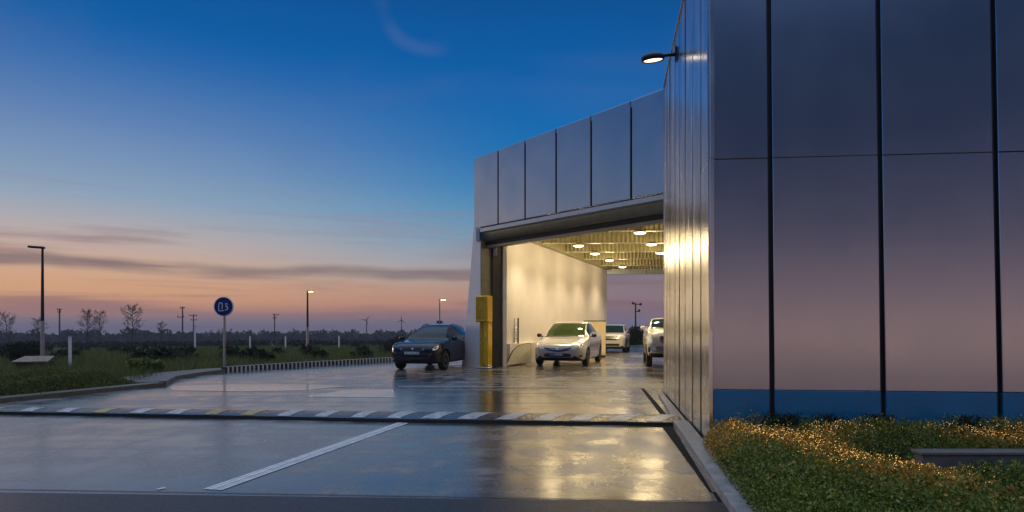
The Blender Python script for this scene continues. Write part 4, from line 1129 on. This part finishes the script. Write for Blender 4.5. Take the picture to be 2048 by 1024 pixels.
mp_ = Vector((at(1271, 640, 62).x, 62, ter(15, 62)))
o = thing('light_mast', 'mast with floodlights seen through the rear of the passage', 'light mast', tuple(mp_))
hm = CH+(HZ-606)*62/F-mp_.z
g = G(); g.tube([(0, 0, -.3), (0, 0, hm)], [.12, .07], 8); g.build('pole', M['darkmetal'], o, True, world=False)
g = G(); g.tube([(-.3, 0, hm-.1), (.55, 0, hm-.15)], .04, 6); g.tube([(-.1, 0, hm-.85), (.4, 0, hm-.85)], .04, 6); g.build('crossarm', M['darkmetal'], o, world=False)
for x, z in ((-.25, -.02), (.5, -.12), (.35, -.75)):
    g = G(); g.box((x, 0, hm+z), (.22, .2, .24), None, .04); g.build('floodlight', M['darkmetal'], o, world=False)

# small tan roofed shed in the grass
hb_ = stand(64, 24.5); o = thing('shed', 'low shed with a tan roof half sunk in the grass under the tall lamp', 'shed', tuple(hb_), R(12)); o.scale = (.78, .78, .85)
g = G(); g.box((0, .3, .10), (1.3, .9, .30), None, .01); g.build('wall', mat('shed_wall', (.07, .06, .05), .8), o, world=False)
g = G(); g.extrude([(-.80, -.25, .22), (.80, -.25, .22), (.80, -.25, .26), (-.80, -.25, .26)], (0, .05, 0))
g.add([(-.80, -.25, .22), (.80, -.25, .22), (.72, .62, .44), (-.60, .62, .44), (-.80, -.25, .27), (.80, -.25, .27), (.72, .62, .49), (-.60, .62, .49)], [(0,1,2,3),(4,7,6,5),(0,4,5,1),(1,5,6,2),(2,6,7,3),(3,7,4,0)])
g.build('roof', M['roof_tan'], o, world=False)

# ------------------------------------------------------------------ trees
def tree(px, Y, top, label, spread=.34, leaves=500, seed=1, base_row=None, lean=0., depth=5, name='bare_tree'):
    rnd = random.Random(seed); b = stand(px, Y); h = CH+(HZ-top)*Y/F-b.z
    o = thing(name, label, 'tree', tuple(b)); g = G(); tips = []
    n = 12; lead = []
    for i in range(n+1):
        f = i/n; lead.append(Vector((lean*h*f*f+rnd.gauss(0, h*.008), rnd.gauss(0, h*.008), h*f-.2*(1-f))))
    g.tube(lead, [h*.014*(1-.8*i/n)+.012 for i in range(n+1)], 6, cap=False); tips.append(lead[-1])
    def limb(p, d, ln, r, lev):
        q = p.copy(); pts = [q.copy()]; dd_ = d.copy()
        for i in range(4):
            dd_ = (dd_+Vector((rnd.gauss(0, .10), rnd.gauss(0, .10), .07))).normalized(); q = q+dd_*ln/4; pts.append(q.copy())
        g.tube(pts, [max(.014, r*(1-.2*i)) for i in range(5)], 4, cap=False); tips.extend(pts[2:])
        if lev < 2:
            for k in range(4 if lev == 0 else 3):
                b_ = pts[1+k % 4]; pr = dd_.orthogonal().normalized(); pr.rotate(Matrix.Rotation(rnd.uniform(0, 2*PI), 3, dd_))
                limb(b_, (dd_+pr*rnd.uniform(.5, 1.0)+Vector((0, 0, .15))).normalized(), ln*rnd.uniform(.38, .6), r*.55, lev+1)
    nl = 22
    for k in range(nl):
        f = .26+.70*(k/(nl-1))**.9; i = min(int(f*n), n-1); p = lead[i].lerp(lead[i+1], f*n-i); a = k*2.4+rnd.uniform(-.4, .4)
        ln = h*spread*1.05*(math.sin(PI*min(1, (f-.12)/.95))**.7)*rnd.uniform(.6, 1.1)
        limb(p, Vector((math.cos(a), math.sin(a), rnd.uniform(.35, .9))).normalized(), ln*.75, h*.006, 0)
    zmax = max(v[2] for v in g.v); k = h/zmax
    g.v = [(v[0]*k, v[1]*k, v[2]*k) for v in g.v]
    g.build('trunk', M['bark'], o, world=False)
    Tp = np.array([(t.x*k, t.y*k, t.z*k) for t in tips]); Pn = Tp[RNG.integers(0, len(Tp), leaves)]+RNG.normal(size=(leaves, 3))*h*.022
    Vq, Fq = leaf_quads(Pn, h*.026, asp=.7); c = fast_mesh('crown', Vq, Fq, M['treeleaf']); c.parent = o
tree(265, 108, 607, 'widest bare tree, alone between the pair of trees and the utility poles', .36, 420, 11)
tree(175, 116, 616, 'bare tree, left and denser one of the pair near the lone utility pole', .34, 480, 5)
tree(200, 114, 619, 'bare tree, right and thinner one of the pair near the lone utility pole', .30, 220, 23)
tree(16, 110, 619, 'thin leaning bare tree at the left end of the treeline', .42, 160, 31, lean=-.12)
tree(76, 120, 635, 'small dark tree just left of the tall unlit lamp', .32, 500, 8)
tree(322, 130, 641, 'tiny bare tree on the skyline between the widest tree and the utility poles', .32, 200, 12)
tree(1312, 75, 641, 'small dark tree above the hedge behind the white van', .34, 900, 9, name='small_tree')

# ------------------------------------------------------------------ haze
hm_ = bpy.data.materials.new('evening_haze'); hm_.use_nodes = True; K = NT(hm_.node_tree); K.t.nodes.clear()
pv = K.n('ShaderNodeVolumePrincipled'); pv.inputs['Color'].default_value = (.72, .80, .95, 1); pv.inputs['Density'].default_value = .00055
mo = K.n('ShaderNodeOutputMaterial'); K.l(pv.outputs[0], mo.inputs['Volume'])
g = G(); g.box((0, 0, 2.2), (1640, 1640, 18.6)); tag(g.build('haze', hm_), kind='stuff')
# ------------------------------------------------------------------ vegetation masses
def blob_points(centres, radii, per, flat=1.):
    out = []
    for c, r in zip(centres, radii):
        n = int(per*r*r) if per > 0 else -per
        d = RNG.normal(size=(n, 3)); d /= np.linalg.norm(d, axis=1)[:, None]; d *= (RNG.uniform(.35, 1, n)**.5)[:, None]
        d[:, 2] *= flat; out.append(np.array(c)+d*np.array(r))
    return np.concatenate(out)
# far wood
cs = []; rs_ = []
for k in range(900):
    a = R(RNG.uniform(-62, 62)); rd = RNG.uniform(300, 360); x, y = rd*math.sin(a), rd*math.cos(a)
    r = RNG.uniform(1.6, 3.4)
    hh = RNG.uniform(.2, 1.)
    cs.append((x, y, -6.0+r*.6+hh*hh*(2.7 if RNG.uniform() < .95 else 3.9))); rs_.append(r)
Pp = blob_points(cs, rs_, -130, .85); Vq, Fq = leaf_quads(Pp, 1.1, asp=.9); o = fast_mesh('treeline', Vq, Fq, M['farleaf']); tag(o, kind='stuff'); o['label'] = 'low dark wood along the horizon beyond the field'; o['category'] = 'treeline'
# nearer rough hedgerow line across the field
cs = []; rs_ = []
for k in range(420):
    x = RNG.uniform(-115, 22); y = 92+RNG.uniform(0, 26)+abs(x)*.1
    r = RNG.uniform(.5, 1.2); cs.append((x, y, ter(x, y)+r*.2)); rs_.append(r)
for k in range(45):
    y = 30+RNG.uniform(0, 1)**1.5*58; x = y*RNG.uniform(-.92, -.16); r = RNG.uniform(.3, .75); cs.append((x, y, ter(x, y)+r*.15)); rs_.append(r)
Pp = blob_points(cs, rs_, -160, .55); Vq, Fq = leaf_quads(Pp, .34, asp=.8); o = fast_mesh('undergrowth', Vq, Fq, M['bushleaf']); tag(o, 'rough dark bushes in a line across the far field', 'undergrowth', None, 'stuff')
# hedge behind the passage
cs = []; rs_ = []
for k in range(120):
    x = 6+RNG.uniform(0, 24); y = 54.5+RNG.uniform(0, 3); r = RNG.uniform(.5, .85); cs.append((x, y, ter(x, y)+RNG.uniform(.2, 1.75))); rs_.append(r)
Pp = blob_points(cs, rs_, -260); Vq, Fq = leaf_quads(Pp, .17, asp=.7); o = fast_mesh('hedge', Vq, Fq, M['bushleaf']); tag(o, 'dark hedge across the far end of the passage', 'hedge')
# field grass: clumps of blades
def inside(poly, x, y):
    n = len(poly); c = np.zeros(len(x), bool)
    for i in range(n):
        x0, y0 = poly[i].x, poly[i].y; x1, y1 = poly[(i+1) % n].x, poly[(i+1) % n].y
        cond = ((y0 > y) != (y1 > y)) & (x < (x1-x0)*(y-y0)/((y1-y0) if y1 != y0 else 1e-9)+x0); c ^= cond
    return c
def blades(n, rmin, rmax, hgt, wdt, amin=-80, amax=20, near_edge=0.):
    u = RNG.uniform(0, 1, n); r = rmin*(rmax/rmin)**u; a = np.radians(RNG.uniform(amin, amax, n)); x, y = r*np.sin(a), r*np.cos(a)
    # clumping
    cl = np.sin(x*1.7+np.sin(y*1.1)*2)*np.sin(y*1.9+np.cos(x*.8)*2); keep = ~inside(apron_poly, x, y) & (RNG.uniform(-1, 1, n) < cl+.55) & ~((x > 2) & (y < 46))
    # keep the pavement and verge strip clear
    x, y, r, cl = x[keep], y[keep], r[keep], cl[keep]; n = len(x)
    KP = np.array([(p.x, p.y) for p in KK[::4]]+[(p.x, p.y) for p in (gr(0, 806), gr(165, 788), gr(330, 772))])
    dmin = np.min(np.hypot(x[:, None]-KP[None, :, 0], y[:, None]-KP[None, :, 1]), axis=1); kp_ = dmin > .75
    x, y, r, cl = x[kp_], y[kp_], r[kp_], cl[kp_]; n = len(x)
    z = -.07+np.maximum(-6, -.018*np.maximum(0, r-28)); hg = hgt*(1+.5*cl)*RNG.uniform(.5, 1.3, n); w = wdt*np.maximum(1, r/30)
    th = RNG.uniform(0, 2*PI, n); lx, ly = RNG.normal(0, .35, n)*hg, RNG.normal(0, .35, n)*hg
    A = np.stack([x-np.cos(th)*w, y-np.sin(th)*w, z], 1); Bq = np.stack([x+np.cos(th)*w, y+np.sin(th)*w, z], 1); Cq = np.stack([x+lx, y+ly, z+hg], 1)
    V = np.stack([A, Bq, Cq], 1).reshape(-1, 3); return V, np.arange(3*n).reshape(n, 3)
Vq, Fq = blades(240000, 13, 95, .30, .012); o = fast_mesh('grass', Vq, Fq, M['grassblade'], k=3); tag(o, 'rough dark meadow grass beyond the kerb', 'grass', None, 'stuff')
# taller bank of growth along the verge on the left
n = 130000
e0, e1 = gr(-420, 848), gr(326, 771.5); t = RNG.uniform(0, 1, n); dx = (e1-e0); nn = Vector((-dx.y, dx.x, 0)).normalized()
dep = RNG.uniform(0, 1, n)**.8*2.6; x = e0.x+dx.x*t+nn.x*(dep+.45); y = e0.y+dx.y*t+nn.y*(dep+.45)
env = np.minimum(1, (dep+.10)/.5)*(.38+.08*np.sin(x*2.1)*np.sin(y*1.7)+.05*np.sin(x*5.3+1)); env *= np.clip((1.02-t)*9, .25, 1)
zz = env*RNG.uniform(.25, 1., n)**.5-.03
Vq, Fq = leaf_quads(np.stack([x, y, zz], 1), .055, asp=.35, upbias=.6); o = fast_mesh('verge_hedge', Vq, Fq, M['grassblade']); tag(o, 'low dark unclipped hedge along the concrete edging left of the apron', 'hedge')
# separate bushes in the meadow
def bush(px, Y, w, h, label, m, seed):
    b = stand(px, Y); o = thing('bush', label, 'bush', tuple(b)); r_ = np.random.default_rng(seed)
    cs = [(r_.normal(0, w*.3), r_.normal(0, w*.25), h*r_.uniform(.2, .7)) for _ in range(9)]
    Pp = blob_points(cs, [w*.33]*9, -420, .8); Pp[:, 2] = np.abs(Pp[:, 2]); Vq, Fq = leaf_quads(Pp, .09, asp=.6, upbias=.3); c = fast_mesh('crown', Vq, Fq, m); c.parent = o
    g = G()
    for q in cs[:5]: g.tube([(0, 0, -.1), (q[0]*.5, q[1]*.5, q[2]*.6), q], [.03, .02, .01], 5)
    g.build('stems', M['bark'], o, world=False)
bush(285, 20.8, .5, .52, 'bright green bush standing alone in the meadow left of the round sign', M['hedge'], 3)
bush(48, 28, 1.3, 1.0, 'dark bush behind the low tan-roofed shed', M['bushleaf'], 4)
bush(795, 45, 1.6, 1.3, 'green bush at the field edge left of the dark car', M['bushleaf'], 6)

# ------------------------------------------------------------------ planting bed on the right
# concrete kerb along the wall line
def wl(s, off): return C0+WD*s+WN*off
g = G()
st = [-5.2, -3.6, -2.2, -1.0, 0, 1.0, 2.0]
for s0, s1 in zip(st[:-1], st[1:]):
    a, b, c, d = wl(s0+.004, .03), wl(s1-.004, .03), wl(s1-.004, .24), wl(s0+.004, .24)
    g.extrude([a+Vector((0,0,.0)), b, c, d], (0, 0, .085))
tag(g.build('planter_kerb', M['concrete']), 'smooth concrete kerb between the driveway and the green hedge', 'kerb', None, 'structure')
g = G(); g.extrude([wl(2.06, .03), wl(6.3, .03), wl(6.9, .10), wl(6.3, .14), wl(2.06, .20)], (0, 0, .06)); tag(g.build('wall_kerb', M['concrete']), 'low kerb at the foot of the silver side wall', 'kerb', None, 'structure')
# drain channels
g = G()
def wstrip(s0, s1, o0, o1, e0=None, e1=None, z=.004):
    e0 = e0 if e0 is not None else o0; e1 = e1 if e1 is not None else o1
    g.add([wl(s0, o0)+Vector((0,0,z)), wl(s1, e0)+Vector((0,0,z)), wl(s1, e1)+Vector((0,0,z)), wl(s0, o1)+Vector((0,0,z))], [(0,1,2,3)])
wstrip(-5.2, -1.9, .245, .275); wstrip(-1.9, 1.9, .275, .30, .26, .42)
wstrip(3.0, 7.8, .22, .33, .36, .44)
tag(g.build('drain_channel', M['hump_edge']), kind='structure')
# hedge height field
bedA = [wl(-5.0, .02), wl(.02, .02)]
NHX = None
def hmap(x, y):
    s = (x-C0.x)*WD.x+(y-C0.y)*WD.y; dk_ = -((x-C0.x)*WN.x+(y-C0.y)*WN.y)      # distance from the kerb line
    f = -((x-C0.x)*FN.x+(y-C0.y)*FN.y)                                          # negative in front of the street face
    h = .42+.035*np.sin(x*3.1+y*1.3)+.03*np.sin(y*4.3-x*2.)+.02*np.sin(x*9+y*7)
    # hollow behind the concrete wall
    hol = 1/(1+np.exp(-(x-3.35-.0)*9))*1/(1+np.exp(-(y-5.32)*16))*1/(1+np.exp(-(6.15-y)*9))
    h = h*(1-.86*hol)
    low_ = 1/(1+np.exp(-(x-3.15)*7))*1/(1+np.exp(-(5.25-y)*14))
    h = h*(1-.22*low_)
    edge = np.clip((dk_+.11)/.26, 0, 1); h = h*np.sqrt(np.clip(edge*(2-edge), 0, 1))+.03
    return h, dk_, f
def golden(x, y):
    P = [(2.42, 7.15), (2.62, 6.5), (2.95, 5.7), (3.08, 5.15), (3.02, 4.75)]; d = np.full(x.shape, 9.)
    for (x0, y0), (x1, y1) in zip(P[:-1], P[1:]):
        tt = np.clip(((x-x0)*(x1-x0)+(y-y0)*(y1-y0))/((x1-x0)**2+(y1-y0)**2), 0, 1); d = np.minimum(d, np.hypot(x-x0-tt*(x1-x0), y-y0-tt*(y1-y0)))
    a = np.exp(-(d/.46)**2)
    b = np.exp(-((y-6.62+.05*np.sin(x*5))/.26)**2)*np.clip((x-3.0)*2.5, 0, 1)*(.55+.45*np.sin(x*2.6+.4))
    return np.clip(a+b, 0, 1)
n = 700000
yy = RNG.uniform(2.6, 7.6, n); xx = RNG.uniform(1.5, 8.6, n)
keep = (xx < .86*yy+.9); xx, yy = xx[keep], yy[keep]
h, dk_, f = hmap(xx, yy); keep = (dk_ > -.11) & (f < -.03) & (RNG.uniform(0, 1, len(xx)) < np.clip(6.2/np.maximum(yy, 3)-.3, .35, 1)); xx, yy, h, dk_ = xx[keep], yy[keep], h[keep], dk_[keep]
tuft = .5+.5*np.sin(xx*23+np.sin(yy*17)*2)*np.sin(yy*21+np.cos(xx*19)*2)
u = RNG.uniform(0, 1, len(xx))**.35
zz = h*u*(.78+.30*tuft)
gold = golden(xx, yy); isg = (RNG.uniform(0, 1, len(xx)) < gold*.95) & (u > .55)
P_ = np.stack([xx, yy, zz], 1)
wall_zone = (xx > 3.38) & (np.abs(yy-5.31) < .10)
Pg = P_[~isg & ~wall_zone]; Vq, Fq = leaf_quads(Pg, .027, asp=.45, upbias=.45); o = fast_mesh('hedge', Vq, Fq, M['hedge']); tag(o, 'dense low green hedge filling the bed below the blue wall band', 'hedge')
Po = P_[isg & ~wall_zone]; Po[:, 2] += .012; Vq, Fq = leaf_quads(Po, .028, asp=.55, upbias=.5); o = fast_mesh('golden_shrub', Vq, Fq, M['gold']); tag(o, 'golden leaved plants threaded through the top of the green hedge', 'shrub')
g = G(); g.extrude([wl(-5.1, .0), wl(-.05, .0), fp(0.1, 0, .02), fp(9, 0, .02), Vector((9, 2.2, 0))], (0, 0, .02)); tag(g.build('soil_bed', mat('soil', (.018, .014, .010), .95, 0, .3, 20)), kind='structure')
# taller sprigs against the facade
n = 2600; xs_ = np.concatenate([RNG.normal(c, .07, n//6) for c in (2.95, 3.15, 3.55, 4.02, 4.15, 5.0)]); ys_ = 7.13+RNG.normal(0, .04, len(xs_))-(xs_-2.39)*.1; zz = .40+RNG.uniform(0, 1, len(xs_))**1.6*.12
Vq, Fq = leaf_quads(np.stack([xs_, ys_, zz], 1), .03, asp=.4, upbias=1.); o = fast_mesh('sprig_plant', Vq, Fq, M['bushleaf']); tag(o, 'loose dark sprigs rising above the hedge against the blue wall band', 'plant')
# string of small warm lights
g = G(); cnt = 0; Lx = []
while cnt < 1500:
    x, y = RNG.uniform(2.3, 6.6), RNG.uniform(4.6, 7.1)
    gv = float(golden(np.array([x]), np.array([y]))[0])
    if RNG.uniform() < gv**1.4:
        hh, dd_, ff = hmap(np.array([x]), np.array([y]))
        if dd_[0] > .1 and ff[0] < -.12 and not (x > 3.36 and abs(y-5.31) < .12): Lx.append((x, y, float(hh[0])*RNG.uniform(.88, 1.06)+.01)); cnt += 1
P8 = np.array([(1,0,0),(-1,0,0),(0,1,0),(0,-1,0),(0,0,1),(0,0,-1)])*.0021
VV = (np.array(Lx)[:, None, :]+P8[None]).reshape(-1, 3); FF = (np.arange(len(Lx))[:, None, None]*6+np.array([(0,2,4),(2,1,4),(1,3,4),(3,0,4),(2,0,5),(1,2,5),(3,1,5),(0,3,5)])[None]).reshape(-1, 3)
o = fast_mesh('fairy_lights', VV, FF, mat('fairy_bulb', (.8, .6, .3), .3, emit=(1, .52, .14), estr=3.6), k=3); tag(o, 'tiny warm lights scattered through the golden plants', 'lights', None, 'stuff')
# low concrete wall in the bed
lw = at(1846, 905, 5.26); o = thing('low_wall', 'low grey concrete wall in the planting bed at the right', 'wall', (lw.x, 5.26, 0))
g = G(); g.box((2.6, .06, lw.z/2-.01), (5.2, .12, lw.z-.03), None, .006); g.build('wall_body', M['dk_conc'], o, world=False)
g = G(); g.box((2.6, .06, lw.z-.008), (5.24, .15, .03), None, .006); g.build('coping', M['dk_conc'], o, world=False)
